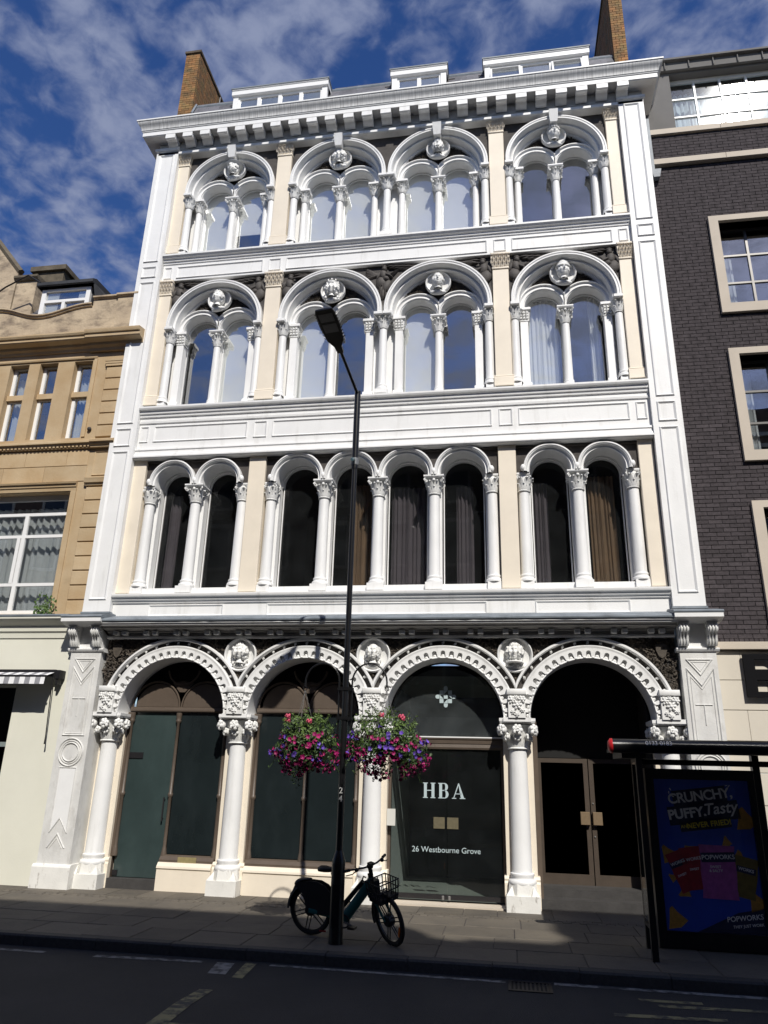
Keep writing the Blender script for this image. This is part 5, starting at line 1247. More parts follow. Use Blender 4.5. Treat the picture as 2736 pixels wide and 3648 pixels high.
# bricks: individual for the 300 nearest, the others joined
bl, bh, jj = .215, .065, .010; bricks = []
z = 4.02; r_ = 0
while z < 14.5:
    x = X0+.03-(.1125 if r_%2 else 0)
    while x < 10.44:
        a, b = max(x,X0+.03), min(x+bl,10.49)
        if b-a > .04 and not (13.68 < z < 13.87):
            for w0 in (wins):
                if a < w0[1]+.18 and b > w0[0]-.17 and z+bh > w0[2]-.19 and z < w0[3]+.12:
                    if a < w0[0]-.17: b = min(b, w0[0]-.17)
                    elif b > w0[1]+.18: a = w0[1]+.18
                    else: b = a
            if b-a > .04: bricks.append((a,b,z))
        x += bl+jj
    z += bh+jj; r_ += 1
bricks.sort(key=lambda t_: (t_[2]-1.9)**2+(t_[0]-2.2)**2)
BM_ = MB().cbox(-.5,.5,-.5,.5,-.5,.5,.04).mesh('brick', BRICKD)
for a,b,z in bricks[:300]: link('brick', BM_, RB, ((a+b)/2, BY+.018+rnd.uniform(-.002,.002), z+bh/2), None, (b-a,.04,bh))
# the joined bricks keep a shade of their own through small groups
groups = [MB() for _ in range(1)]
for a,b,z in bricks[300:]: groups[0].box(a,b,BY-.002+rnd.uniform(-.002,.002),BY+.03,z,z+bh)
obj('upper_bricks', groups[0], mat('dark_brick_field',(0.070,0.060,0.064),.85,.45,9,.3,60,spec=.2), RB, kind='stuff')
x = X0+.04
while x < 10.4: obj('soldier_brick', MB().cbox(x,x+.065,BY-.003,BY+.03,3.80+.155,4.015,.004), BRICKD, RB); x += .075
for wi,(a,b,c,d) in enumerate(wins):
    S_ = obj('window_surround', holed_wall(MB(), a-.17, b+.17, c-.19, d+.12, [(a,b,c,d)], BY-.07, .42), PSTONE, RB)
    obj('surround_edge', MB().box(a-.172,a-.166,BY-.069,BY+.03,c-.19,d+.12).box(a-.17,b+.17,BY-.069,BY+.03,c-.195,c-.189).box(a-.17,b+.17,BY-.069,BY+.03,d+.119,d+.124), PSTONE, S_)
    hgt = d-c; cols = [a,a+.56,a+1.18,a+1.80,b]
    fm = MB().box(a,b,.34,.39,c,c+.05).box(a,b,.34,.39,d-.05,d)
    for x in cols: fm.box(max(x-.022,a),min(x+.022,b),.335,.395,c+.05,d-.05)
    for k in (1,2): fm.box(a,b,.338,.392,c+hgt*k/3-.02,c+hgt*k/3+.02)
    fo = obj('window_frame', fm, FRAMEG, S_)
    for i in range(4):
        for k in range(3): obj('pane', MB().box(cols[i]+.022,cols[i+1]-.022,.362,.367,c+hgt*k/3+.02,c+hgt*(k+1)/3-.02), GLASS, S_)
    curtain('curtain', ('pale curtain in the top stone-framed window of the dark brick building','pale curtain in the middle stone-framed window of the dark brick building','pale curtain in the lowest stone-framed window of the dark brick building')[wi], a+.02, a+.30, c, d-.15, .55, CURTN, 4, .03, 'curtains in the brick building', 40+wi)
    obj('room_shell', MB().add([(a-.1,.45,c-.1),(b+.1,.45,c-.1),(b+.1,2.5,c-.1),(a-.1,2.5,c-.1),(a-.1,.45,d+.1),(b+.1,.45,d+.1),(b+.1,2.5,d+.1),(a-.1,2.5,d+.1)],[(0,1,2,3),(4,5,6,7),(2,3,7,6),(0,3,7,4),(1,2,6,5)]), ROOM, RB)
vz = tag(obj('vase', MB().lathe([(0,0),(.05,.0),(.10,.05),(.11,.11),(.07,.17),(.03,.19),(.035,.22)], n=18), mat('blue_glazed_vase',(0.03,0.16,0.55),.25,.1,6), None, 60, (6.86,.46,10.29)), 'round blue vase on the sill inside the top stone-framed window', 'vase')
for z0,z1,y0 in ((13.70,13.84,BY-.10),(14.52,14.66,BY-.06)):
    x = X0-.02
    while x < 10.2: obj('stone_band_block', MB().cbox(x+.002,min(x+1.498,10.52),y0,.45,z0,z1,.006), PSTONE, RB); x += 1.5
# zinc roof storey with ribbon window
obj('roof_storey_wall', holed_wall(MB(), 5.50, X1, 14.66, 17.0, [(6.30,9.6,15.30,16.95)], .78, 1.05), ZINC, RB)
obj('side_reveal', MB().box(5.45,5.80,.55,.62,14.66,15.9), ZINC, RB)
obj('roof_edge', MB().mould([(3,17.0),(.70,17.0),(.70,17.22),(.62,17.23),(.62,17.28),(.70,17.30),(3,17.32)], 5.50, X1), ZINC, RB)
x = 6.20
while x < 9.6: obj('standing_seam', MB().box(x,x+.02,.66,.70,17.0,17.23), ZINC, RB); x += .52
RW = obj('ribbon_window', MB().box(6.30,9.6,.96,1.02,15.30,15.36).box(6.30,9.6,.96,1.02,16.86,16.95), FRAMEW, RB)
xs_ = [6.30,6.86,7.42,7.98,8.54,9.10,9.6]
for x in xs_: obj('mullion', MB().box(max(6.30,x-.02),min(9.6,x+.02),.955,1.025,15.36,16.86), FRAMEW, RW)
for zz in (15.86,16.38): obj('transom', MB().box(6.30,9.6,.957,1.023,zz-.018,zz+.018), FRAMEW, RW)
for a,b in zip(xs_,xs_[1:]):
    for c,d in ((15.36,15.842),(15.878,16.362),(16.398,16.86)): obj('pane', MB().box(a+.02,b-.02,.985,.990,c,d), GLASSR, RW)
curtain('curtain', 'pale curtain behind the zinc roof storey window', 6.32, 9.5, 15.3, 16.75, 1.2, CURTN, 26, .03, None, 60)
obj('room_shell', MB().add([(6.2,1.06,15.2),(9.7,1.06,15.2),(9.7,3,15.2),(6.2,3,15.2),(6.2,1.06,16.99),(9.7,1.06,16.99),(9.7,3,16.99),(6.2,3,16.99)],[(0,1,2,3),(4,5,6,7),(2,3,7,6),(0,3,7,4)]), ROOM, RB)
obj('rainwater_hopper', MB().add([(5.46,-.02,13.55),(5.66,-.02,13.55),(5.62,-.02,13.35),(5.50,-.02,13.35),(5.46,.1,13.55),(5.66,.1,13.55),(5.62,.1,13.35),(5.50,.1,13.35)],[(0,1,2,3),(0,3,7,4),(1,5,6,2),(3,2,6,7),(0,4,5,1)]).box(5.46,5.54,-.01,.1,13.55,14.9), LEAD, RB)
# stone base, lettering and shop opening
x = X0
while x < 10.2: obj('stone_band_block', MB().cbox(x+.002,min(x+1.2-.002,10.52),.02,.4,3.83,3.95,.005), PSTONE, RB); x += 1.2
for r_,(z0,z1) in enumerate(((3.36,3.81),(2.90,3.355),(2.44,2.895),(1.98,2.435),(1.52,1.975),(1.06,1.515),(.6,1.055),(.1,.595),(GZ,.095))):
    xe = 6.42 if z1 < 2.95 else 10.5; x = X0; wd = .80 if r_%2 else .46
    while x < xe-.05:
        b = min(x+wd, xe); obj('cladding_stone', MB().cbox(x+.002,b-.002,.10,.45,z0+.002,z1-.002,.004), CSTONE, RB); x = b; wd = .80
obj('end_pier', MB().box(10.2,10.5,.10,.6,GZ,2.9), CSTONE, RB)
obj('shop_opening_back', MB().box(6.42,10.5,.5,.55,GZ,2.9), DARKIN, RB)
obj('shop_opening_frame', MB().box(6.44,6.52,.30,.42,GZ,2.85).box(6.44,10.4,.30,.42,2.80,2.88), FRAMEG, RB)
# letter B of the shop sign, standing off the stone
def letter_B(x, z, h, y0, y1):
    mb = MB(); wd = .82*h; st = .25*h; n = 10
    def slab(poly): mb.prism([(x+a*h, z+b*h) for a,b in poly], y0, y1)
    slab([(0,0),(.25,0),(.25,1),(0,1)])
    for zc,ro in ((.76,.24),(.26,.26)):
        ri_ = ro-.125
        slab([(.25,zc+ri_),(.52,zc+ri_),(.52,zc+ro),(.25,zc+ro)]); slab([(.25,zc-ro),(.52,zc-ro),(.52,zc-ri_),(.25,zc-ri_)])
        for k in range(n):
            a0, a1 = -PI/2+PI*k/n, -PI/2+PI*(k+1)/n
            slab([(.52+ri_*math.cos(a0),zc+ri_*math.sin(a0)),(.52+ro*math.cos(a0),zc+ro*math.sin(a0)),(.52+ro*math.cos(a1),zc+ro*math.sin(a1)),(.52+ri_*math.cos(a1),zc+ri_*math.sin(a1))])
    return mb
tag(obj('sign_letter', letter_B(5.93,3.09,.66,.01,.055), SIGNB), 'large black capital letter B standing off the cream stone wall', 'sign letter')
obj('letter_fixing', MB().tube([(6.0,.05,3.3),(6.0,.11,3.3)],.01,6).tube([(6.0,.05,3.6),(6.0,.11,3.6)],.01,6), BLACKM, RB)

# ================================================================= houses on the other side of the street (behind the camera), unseen, rooflines shaped for the shade they cast
BR2 = mat('brown_brick_wall',(0.115,0.075,0.055),.9,.3,6,.2,40); ST2 = mat('pale_window_dressing',(0.45,0.42,0.37),.8,.1,3)
GD = mat('dim_window_glass',(0.02,0.022,0.025),.08)
def far_house(x0, x1, prof, label, m, cols):
    H = thing('terrace_house', label, 'house', ((x0+x1)/2,-16.4,GZ), 'houses across the street')
    top = [(x0,prof[0][1])]+[(x,z) for x,z in prof]+[(x1,prof[-1][1])]
    obj('wall', MB().prism([(x0,GZ)]+top+[(x1,GZ)], -16.6, -16.2), m, H)
    obj('body', MB().box(x0+.02,x1-.02,-24,-16.61,GZ,min(z for _,z in prof)-1.5), m, H)
    obj('coping', MB().box(x0,x1,-16.65,-16.12,min(z for _,z in prof)-.9,min(z for _,z in prof)-.75), ST2, H)
    dx = (x1-x0)/cols
    for fl_ in range(4):
        for k in range(cols):
            xc = x0+dx*(k+.5); zb = 4.6+fl_*2.75
            w2 = obj('window', MB().box(xc-.6,xc+.6,-16.2,-16.12,zb-.12,zb).box(xc-.62,xc-.5,-16.2,-16.15,zb,zb+1.8).box(xc+.5,xc+.62,-16.2,-16.15,zb,zb+1.8).box(xc-.62,xc+.62,-16.2,-16.14,zb+1.8,zb+1.98), ST2, H)
            obj('pane', MB().box(xc-.5,xc+.5,-16.2,-16.185,zb,zb+1.8), GD, w2)
    obj('shopfront', MB().box(x0+.3,x1-.3,-16.2,-16.1,3.2,3.9), ST2, H); obj('shop_glass', MB().box(x0+.5,x1-.5,-16.2,-16.17,.5,3.1), GD, H)
far_house(-30,-6.2,[(-30,15.4),(-6.2,15.4)],'wide brown brick terrace house across the street',BR2,9)
far_house(-6.15,6.95,[(-6.15,15.75),(5.9,15.75),(6.3,15.72),(6.6,15.6),(6.85,15.35),(6.95,15.1)],'brown brick house across the street facing the arcaded building',BR2,5)
far_house(7.0,8.9,[(7.0,14.85),(7.3,14.72),(7.8,14.62),(8.3,14.75),(8.6,15.05),(8.9,15.4)],'narrow house with a dipped parapet across the street',mat('grey_render_wall',(0.16,0.155,0.15),.9,.2,3),1)
far_house(8.95,32,[(8.95,16.1),(9.1,16.5),(32,16.5)],'long brick house across the street opposite the dark brick building',BR2,9)
# ================================================================= street lamp
PXL, PYL = 0.145, -2.78
LP = thing('street_lamp', 'tall black street lamp post with a flat head and number 24', 'street lamp', (PXL,PYL,GZ))
obj('base', MB().lathe([(.0,-.1),(.088,-.1),(.088,.02),(.084,.05),(.082,.86),(.080,.885),(.062,.945),(.048,.985),(.042,1.0)], c=(PXL,PYL,GZ), n=24), BLACK, LP, 40)
obj('access_door', MB().box(PXL-.045,PXL+.045,PYL-.088,PYL-.07,.12,.58), BLACK, LP)
obj('pole', MB().lathe([(.041,.92),(.040,3.0),(.036,6.0)], c=(PXL,PYL,0), n=20).lathe([(.048,6.0),(.046,7.26),(.0,7.28)], c=(PXL,PYL,0), n=20), BLACK, LP, 40)
cl = obj('collar', MB().lathe([(.052,6.05),(.056,6.06),(.056,6.15),(.052,6.16)], c=(PXL,PYL,0), n=18), mat('galvanised_steel',(0.16,0.17,0.18),.5,.2,20), LP)
obj('photocell', MB().lathe([(.0,0),(.03,0),(.032,.02),(.03,.05),(0,.055)], n=12), mat('blue_grey_sensor',(0.04,0.08,0.10),.4), cl, None, (PXL-.01,PYL-.075,6.10), (PI/2,0,0))
A0, A1 = Vector((PXL,PYL,7.20)), Vector((.035,-3.62,7.50)); T1 = Vector((-.06,-4.25,7.72))
obj('arm', MB().tube([A0+Vector((0,0,-.05)),A0+Vector((0,-.02,.02)),A1], .024, 10), BLACK, LP, 60)
dv_ = (T1-A1).normalized(); sv = dv_.cross(Vector((0,0,1))).normalized(); uv_ = sv.cross(dv_)
def hp(t, s_, h_): return A1+dv_*t+sv*s_+uv_*h_
hd = MB(); sec = [(-.06,.045,.03,.03),(.06,.055,.03,.04),(.16,.12,.02,.045),(.40,.15,.015,.04),(.62,.14,.012,.03),(.68,.12,.012,.02)]
for t_,w_,dn,u_ in sec: hd.v += [tuple(hp(t_,sx*w_,hh)) for sx,hh in ((-1,-dn),(1,-dn),(1,u_*.3),(.6,u_),(-.6,u_),(-1,u_*.3))]
for i in range(len(sec)-1): hd.f += [(i*6+k,i*6+(k+1)%6,(i+1)*6+(k+1)%6,(i+1)*6+k) for k in range(6)]
hd.f += [tuple(range(5,-1,-1)), tuple(range((len(sec)-1)*6,len(sec)*6))]
H_ = obj('lamp_head', hd, BLACK, LP, 30)
for k,(ta,tb) in enumerate(((.30,.44),(.48,.61))):
    p4 = [hp(ta,-.10,-.020),hp(ta,.10,-.020),hp(tb,.10,-.019),hp(tb,-.10,-.019)]
    ld = obj('led_module', MB().add(p4+[p+uv_*.012 for p in p4],[(0,1,2,3),(0,4,5,1),(1,5,6,2),(2,6,7,3),(3,7,4,0)]), mat('led_lens_%d'%k,(0.13,0.13,0.135),.3,.3,60), H_)
for k in range(9):
    for sx in (-1,1): obj('cooling_fin', MB().add([hp(.20+.05*k,sx*.125,-.02),hp(.215+.05*k,sx*.125,-.02),hp(.215+.05*k,sx*.16,.0),hp(.20+.05*k,sx*.16,.0),hp(.20+.05*k,sx*.125,-.026),hp(.215+.05*k,sx*.125,-.026)],[(0,1,2,3),(4,5,2,3)]), BLACK, H_)
NUMM = mat('white_number_paint',(0.65,0.65,0.62),.6)
for ch,zz in (('2',1.625),('4',1.53)):
    link('number', text_mesh(ch,.10,NUMM,.001,.001), LP, (PXL+.0,PYL-.0435,zz), (PI/2,0,0))
# bracket and hoops for the hanging baskets
for sx in (-1,1):
    xo = PXL+sx*.085; xe = PXL+sx*.545; xm = (xo+xe)/2; rr = abs(xe-xo)/2
    pts = [(xo,PYL,2.30),(xo,PYL,2.5),(xo,PYL,2.95)]+[(xm-sx*rr*math.cos(PI*k/14),PYL,2.96+rr*1.05*math.sin(PI*k/14)) for k in range(15)]+[(xe,PYL,2.90)]
    br = obj('basket_hoop', MB().tube(pts, .012, 8), BLACK, LP, 60)
    obj('ring', MB().tube([(xe+.025*math.cos(a),PYL,2.875+.025*math.sin(a)) for a in [2*PI*k/12 for k in range(12)]], .005, 6, True), BLACK, br)
for zz in (2.50,2.87): obj('hoop_clamp', MB().box(PXL-.10,PXL+.10,PYL-.05,PYL-.035,zz-.02,zz+.02).box(PXL-.10,PXL+.10,PYL+.035,PYL+.05,zz-.02,zz+.02).box(PXL-.10,PXL-.07,PYL-.035,PYL+.035,zz-.015,zz+.015).box(PXL+.07,PXL+.10,PYL-.035,PYL+.035,zz-.015,zz+.015), BLACK, LP)

# ================================================================= hanging baskets
PETM = mat('magenta_petals',(0.32,0.005,0.11),.6,.3,30,perobj=.3); PETP = mat('violet_petals',(0.12,0.055,0.38),.6,.3,30,perobj=.3); PETR = mat('pink_geranium_petals',(0.62,0.09,0.16),.6,.2,30)
def flower_mesh(m, name):
    mb = MB(); vv = [(0,0,-.006)]
    for k in range(10):
        a = 2*PI*k/10; r = .024 if k%2 == 0 else .018; vv.append((r*math.cos(a), r*math.sin(a), .007 if k%2 == 0 else .004))
    mb.add(vv, [(0,1+k,1+(k+1)%10) for k in range(10)]); mb.tube([(0,0,-.006),(0,0,-.028)],[.005,.002],5)
    return mb.mesh(name, m)
FM, FV = flower_mesh(PETM,'petunia_flower'), flower_mesh(PETP,'petunia_flower')
gr = MB()
for k in range(9):
    c = Vector((math.cos(k*2.4),math.sin(k*2.4),-.9+.2*k)).normalized()*.02; gr.blob(c,(.012,.012,.012),0,6,4)
FR = gr.mesh('geranium_flower', PETR)
LEAF2 = mat('petunia_leaf',(0.045,0.088,0.018),.55,.45,18); LEAF3 = mat('light_petunia_leaf',(0.10,0.165,0.032),.55,.3,18)
def basket(cx, rx, top, bot, hang, label, seed, purple, skew):
    q = random.Random(seed); zc = (top+bot)/2; ry = rx*.85; rz = (top-bot)/2
    Bk = thing('hanging_basket', label, 'flower basket', (cx,PYL,bot), 'hanging flower baskets')
    obj('bowl', MB().lathe([(.0,-.16),(.10,-.15),(.17,-.08),(.20,.02),(.205,.03),(.19,.03),(.0,.0)], c=(hang,PYL,zc+.02), n=18), BLACKM, Bk, 50)
    for k in range(3):
        a = 2*PI*k/3+.5; p0 = Vector((hang+.19*math.cos(a),PYL+.19*math.sin(a),zc+.05)); p1 = Vector((hang,PYL,2.85)); nl = 16; ch = MB()
        for i in range(nl):
            c = p0+(p1-p0)*((i+.5)/nl); d = (p1-p0).normalized(); s1 = d.orthogonal().normalized(); s2 = d.cross(s1)
            w_ = s1 if i%2 else s2
            ch.tube([c+d*.020*math.cos(t_)+w_*.007*math.sin(t_) for t_ in [2*PI*j/8 for j in range(8)]], .0028, 4, True)
        obj('chain', ch, ZINC, Bk)
    def surf(zbias=0.0):
        th = q.uniform(0,2*PI); u_ = q.uniform(-1,1); 
        n_ = Vector((math.cos(th)*math.sqrt(1-u_*u_), math.sin(th)*math.sqrt(1-u_*u_), u_))
        f = 1+.34*noise.noise(n_*1.9+Vector((seed,0,0)))+.12*noise.noise(n_*5+Vector((0,seed,0)))
        low = 1.0 if n_.z > -.2 else 1.0
        sag = -.10*max(0,abs(n_.x)-.4)*rx*2
        return n_, Vector((cx+n_.x*rx*f+skew*max(0,-n_.z)*.22*(1 if n_.x>0 else .3), PYL+n_.y*ry*f, zc+n_.z*rz*f+sag))
    lv = MB(); lv2 = MB()
    def leafq(mb, p, n_, s_):
        t1 = n_.orthogonal().normalized(); a = q.uniform(0,2*PI); t2 = n_.cross(t1); u_ = t1*math.cos(a)+t2*math.sin(a)
        n2 = (n_+Vector((q.gauss(0,.5),q.gauss(0,.5),q.gauss(0,.5)))).normalized(); u_ = (u_-n2*u_.dot(n2)).normalized(); v_ = n2.cross(u_)
        mb.add([p-u_*s_, p-u_*s_*.2+v_*s_*.5, p+u_*s_+n2*(-s_*.3), p-u_*s_*.2-v_*s_*.5],[(0,1,2),(0,2,3)])
    for k in range(3000):
        n_, p = surf(); d = q.uniform(.45,1.02) if k%3 else q.uniform(.9,1.06); c = Vector((cx,PYL,zc))
        leafq(lv2 if (n_.z > .1 and q.random() < .55) else lv, c+(p-c)*d, n_, q.uniform(.016,.032))
    for k in range(60):          # trailing shoots and sprigs
        n_, p = surf(); up_ = k%2
        if up_: n_ = Vector((n_.x,n_.y,abs(n_.z)+.4)).normalized(); p = Vector((cx+n_.x*rx*.8,PYL+n_.y*ry*.8,zc+n_.z*rz*.9))
        pts = [p+Vector((n_.x*.02*i,n_.y*.02*i,(.025 if up_ else -.03)*i)) for i in range(4+k%4)]
        (lv2 if up_ else lv).tube(pts, .0025, 4)
        for pp in pts[1:]:
            for _ in range(3): leafq(lv2 if up_ else lv, pp+Vector((q.gauss(0,.015),q.gauss(0,.015),q.gauss(0,.01))), n_, .018)
    obj('foliage', lv, LEAF2, Bk, kind='stuff'); obj('young_foliage', lv2, LEAF3, Bk, kind='stuff')
    cnt = 0
    while cnt < 250:
        n_, p = surf()
        if n_.z > .55 or n_.y > .45: continue
        lim = .05+.35*noise.noise(Vector((n_.x*1.7+seed,n_.y*1.7,0)))
        if n_.z > lim and q.random() < .85: continue
        pn = noise.noise(Vector((n_.x*2.3,n_.y*2.3,n_.z*2.3+seed*1.7)))
        pur = pn > (.30-purple)*.9 and n_.z > -.6 and q.random() < .85
        c = Vector((cx,PYL,zc)); pp = c+(p-c)*q.uniform(.98,1.08)
        nn_ = (n_+Vector((q.gauss(0,.35),q.gauss(0,.35)-.2,q.gauss(0,.35)+.1))).normalized()
        s_ = q.uniform(1.0,1.45)
        link('petunia_flower', FV if pur else FM, Bk, pp, nn_.to_track_quat('Z','Y').to_euler(), (s_,s_,s_)); cnt += 1
    for k in range(3):
        a = q.uniform(0,2*PI); link('geranium_flower', FR, Bk, (cx+math.cos(a)*rx*.6, PYL-abs(math.sin(a))*ry*.6, top-.0+q.uniform(-.06,.05)), None, (1.3,1.3,1.3))
basket(-.355,.42,2.50,1.86,PXL-.545,'hanging flower basket over the shop window, mostly violet and magenta petunias',3,.36,-.1)
basket(.70,.47,2.55,1.84,PXL+.545,'hanging flower basket over the glazed entrance, leafy top and magenta trails',8,.22,.9)

# ================================================================= hire bicycle
TEALP = mat('dark_teal_bike_paint',(0.012,0.14,0.135),.4,.1,10); TYRE = mat('tyre_rubber',(0.010,0.010,0.011),.8,.2,30); RIMM = mat('black_rim',(0.012,0.012,0.013),.4)
hdg = math.atan2(-.252,1.10)
BK = thing('hire_bicycle', 'teal electric hire bicycle with front basket parked behind the lamp post', 'bicycle', (-.255,-2.385,GZ), None, hdg)
WR = .288; BK.rotation_euler = (.10,0,hdg)
def wheel(x, parent, steer=0.0, axle_off=0.0):
    Wm = link('wheel', MB().lathe([(.0,-.05),(.055,-.05),(.07,-.035),(.07,.035),(.055,.05),(.0,.05)], n=18).mesh('hub', RIMM, 40), parent, (x,0,WR), (PI/2,0,steer), None, True)
    ty = MB(); n = 44; pr_ = [(WR-.042,-.017),(WR-.030,-.022),(WR-.010,-.020),(WR-.001,-.010),(WR,0),(WR-.001,.010),(WR-.010,.020),(WR-.030,.022),(WR-.042,.017)]
    obj('tyre', MB().lathe(pr_, n=n), TYRE, Wm, 50, local=True)
    obj('rim', MB().lathe([(WR-.042,-.016),(WR-.062,-.012),(WR-.062,.012),(WR-.042,.016)], n=n), RIMM, Wm, 40, local=True)
    for k in range(6):
        for da in (-.022,.022):
            a = 2*PI*k/6+.3; c, s_ = math.cos(a), math.sin(a); ox, oy = -s_*da, c*da
            obj('spoke', MB().tube([(c*.06+ox,s_*.06+oy,0),(c*(WR-.06)+ox,s_*(WR-.06)+oy,0)], [.008,.0065], 6), RIMM, Wm, local=True)
    return Wm
wheel(0, BK)
def bp(name, mb, m, sm=50, parent=None): return obj(name, mb, m, parent or BK, sm, local=True)
HB = Vector((.845,0,.60)); HT = Vector((.80,0,.755)); BBk = Vector((.475,0,.235))
STEER = -.60
# frame: thick down tube, chain stay, seat tube
def boxtube(mb, p0, p1, w0, h0, w1, h1):
    d = (p1-p0).normalized(); s_ = Vector((0,1,0)); u_ = s_.cross(d)
    vv = []
    for p,w_,h_ in ((p0,w0,h0),(p1,w1,h1)):
        for a,b in ((-1,-.6),(-.6,-1),(.6,-1),(1,-.6),(1,.6),(.6,1),(-.6,1),(-1,.6)): vv.append(p+s_*a*w_/2+u_*b*h_/2)
    mb.add(vv, [(k,(k+1)%8,8+(k+1)%8,8+k) for k in range(8)]+[tuple(range(7,-1,-1)),tuple(range(8,16))])
fm = MB(); boxtube(fm, BBk+Vector((-.02,0,-.02)), HB+Vector((-.0,0,.09)), .07,.115,.07,.11); boxtube(fm, BBk+Vector((.03,0,.0)), Vector((-.0,-.06,WR)), .035,.085,.02,.05); boxtube(fm, BBk+Vector((.03,0,.0)), Vector((-.0,.06,WR)), .035,.085,.02,.05)
boxtube(fm, BBk+Vector((-.05,0,-.03)), BBk+Vector((-.12,0,.14)), .07,.16,.05,.07)
bp('frame', fm, TEALP)
bp('head_tube', MB().tube([HB-Vector((0,0,.03)),HT],.032,12), BLACKM)
bp('seat_tube', MB().tube([BBk+Vector((-.04,0,.1)),Vector((.33,0,.60)),Vector((.285,0,.73))],[.03,.024,.016],10), BLACKM)
b_ = MB(); boxtube(b_, BBk+Vector((-.03,0,.135)), HB+Vector((-.135,0,.055)), .065,.055,.065,.05); b_.tube([HB+Vector((-.145,0,.07)),HB+Vector((-.13,0,.11)),HB+Vector((-.10,0,.10))],.01,6)
bp('battery', b_, BLACKM)
sd_ = MB()
secs = [(.10,.03,.757,.020),(.13,.075,.765,.032),(.19,.085,.765,.034),(.25,.055,.762,.030),(.31,.03,.764,.024),(.36,.018,.762,.018),(.375,.006,.758,.008)]
for x,w_,z,h_ in secs: sd_.v += [(x,w_*math.cos(a),z+h_*math.sin(a)-(.0 if math.sin(a)>0 else .2*h_)) for a in [2*PI*k/10 for k in range(10)]]
for i in range(len(secs)-1): sd_.f += [(i*10+k,i*10+(k+1)%10,(i+1)*10+(k+1)%10,(i+1)*10+k) for k in range(10)]
sd_.f += [tuple(range(9,-1,-1)),tuple(range(60,70))]
bp('saddle', sd_, BLACKM, 60)
# mudguard and skirt guard over the rear wheel
mg = MB(); n = 24; R_ = WR+.03
mg.add([((R_+dr)*math.cos(a), yy, WR+(R_+dr)*math.sin(a)) for a in [math.radians(35+145*k/n) for k in range(n+1)] for yy,dr in ((-.045,-.03),(-.035,.0),(.035,.0),(.045,-.03))],
       [(i*4+t_,(i+1)*4+t_,(i+1)*4+t_+1,i*4+t_+1) for i in range(n) for t_ in range(3)])
bp('mudguard', mg, BLACKM, 60)
sk_ = [( .36,.26),(.40,.30),(.36,.40),(.30,.50),(.22,.575),(.12,.615),(.0,.62),(-.12,.60),(-.19,.565),(-.15,.52),(-.10,.47),(-.07,.40),(-.03,.31),(.02,.25)]
g2 = MB()
for yy in (-.058,.050): g2.prism(sk_, yy, yy+.008)
bp('skirt_guard', g2, BLACKM)
bp('tail_fairing', MB().blob((-.17,0,.585),(.07,.055,.04),.5).blob((-.08,0,.625),(.10,.05,.02),.1).tube([(-.20,0,.56),(-.25,0,.47),(-.29,0,.435)],[.025,.02,.012],8), BLACKM, 60)
bp('rear_reflector', MB().box(.13,.22,-.028,-.024,.055,.075), mat('red_reflector',(0.25,0.01,0.015),.4))
# steering assembly turned to the side
RS = Matrix.Rotation(STEER,3,Vector((-.31,0,.95)).normalized())
ST = link('steering', MB().tube([(0,0,-.06),(-.01,0,.20)],.022,10).mesh('steering', BLACKM, 50), BK, HB, RS.to_euler(), None, True)
def sp(name, mb, m, sm=50): return obj(name, mb, m, ST, sm, local=True)
fx = 1.105-HB.x; fz = WR-HB.z
for sy in (-1,1): sp('fork_leg', MB().tube([(.0,sy*.055,-.08),(fx*.55,sy*.06,fz*.55),(fx,sy*.06,fz)],[.020,.018,.014],8), TEALP)
sp('fork_crown', MB().box(-.03,.035,-.075,.075,-.10,-.055), TEALP)
sp('stem', MB().tube([(-.01,0,.14),(-.03,0,.235)],.026,10).blob((-.02,0,.24),(.05,.04,.03)), BLACKM)
for sy in (-1,1):
    sp('handlebar', MB().tube([(-.02,0,.24),(-.01,sy*.10,.255),(-.05,sy*.20,.26),(-.10,sy*.26,.255)],.012,8), BLACKM)
    sp('grip', MB().tube([(-.09,sy*.245,.256),(-.155,sy*.325,.245)],.018,10), BLACKM)
    sp('brake_lever', MB().tube([(-.02,sy*.19,.25),(-.03,sy*.25,.225),(-.09,sy*.31,.21)],.006,6).blob((-.03,sy*.19,.255),(.03,.025,.025)), BLACKM)
sp('phone_mount', MB().box(-.03,.05,-.03,.03,.265,.29), BLACKM)
# basket
bkx0, bkx1, by_, bz0, bz1 = .06, .34, .15, -.06, .13
bs = MB()
for zz,sc_ in ((bz1,1.0),(.04,.95),(bz0+.02,.88)):
    c = (bkx0+bkx1)/2; h = (bkx1-bkx0)/2*sc_
    bs.tube([(c-h,-by_*sc_,zz),(c+h,-by_*sc_,zz),(c+h,by_*sc_,zz),(c-h,by_*sc_,zz)], .008, 6, True)
sp('basket_frame', bs, BLACKM)
for k in range(6):
    x = bkx0+.012+(bkx1-bkx0-.024)*k/5
    for sy in (-1,1): sp('basket_slat', MB().tube([(x,sy*by_,bz1),(x*.92+.018,sy*by_*.86,bz0)], .007, 5), BLACKM)
for k in range(4):
    y = -by_*.7+by_*1.4*k/3
    for x in (bkx0,bkx1): sp('basket_slat', MB().tube([(x,y,bz1),(x*.92+.018,y*.86,bz0)], .007, 5), BLACKM)
sp('basket_floor', MB().box(bkx0+.02,bkx1-.02,-by_*.85,by_*.85,bz0-.035,bz0+.01), BLACKM)
sp('basket_bracket', MB().box(.0,.09,-.04,.04,-.09,.10), BLACKM)
fmg = MB(); n = 16
fmg.add([(fx+(R_-.005)*math.cos(a), yy, fz+(R_-.005)*math.sin(a)) for a in [math.radians(70+130*k/n) for k in range(n+1)] for yy in (-.035,0,.035)],
        [(i*3+t_,(i+1)*3+t_,(i+1)*3+t_+1,i*3+t_+1) for i in range(n) for t_ in range(2)])
sp('front_mudguard', fmg, BLACKM)
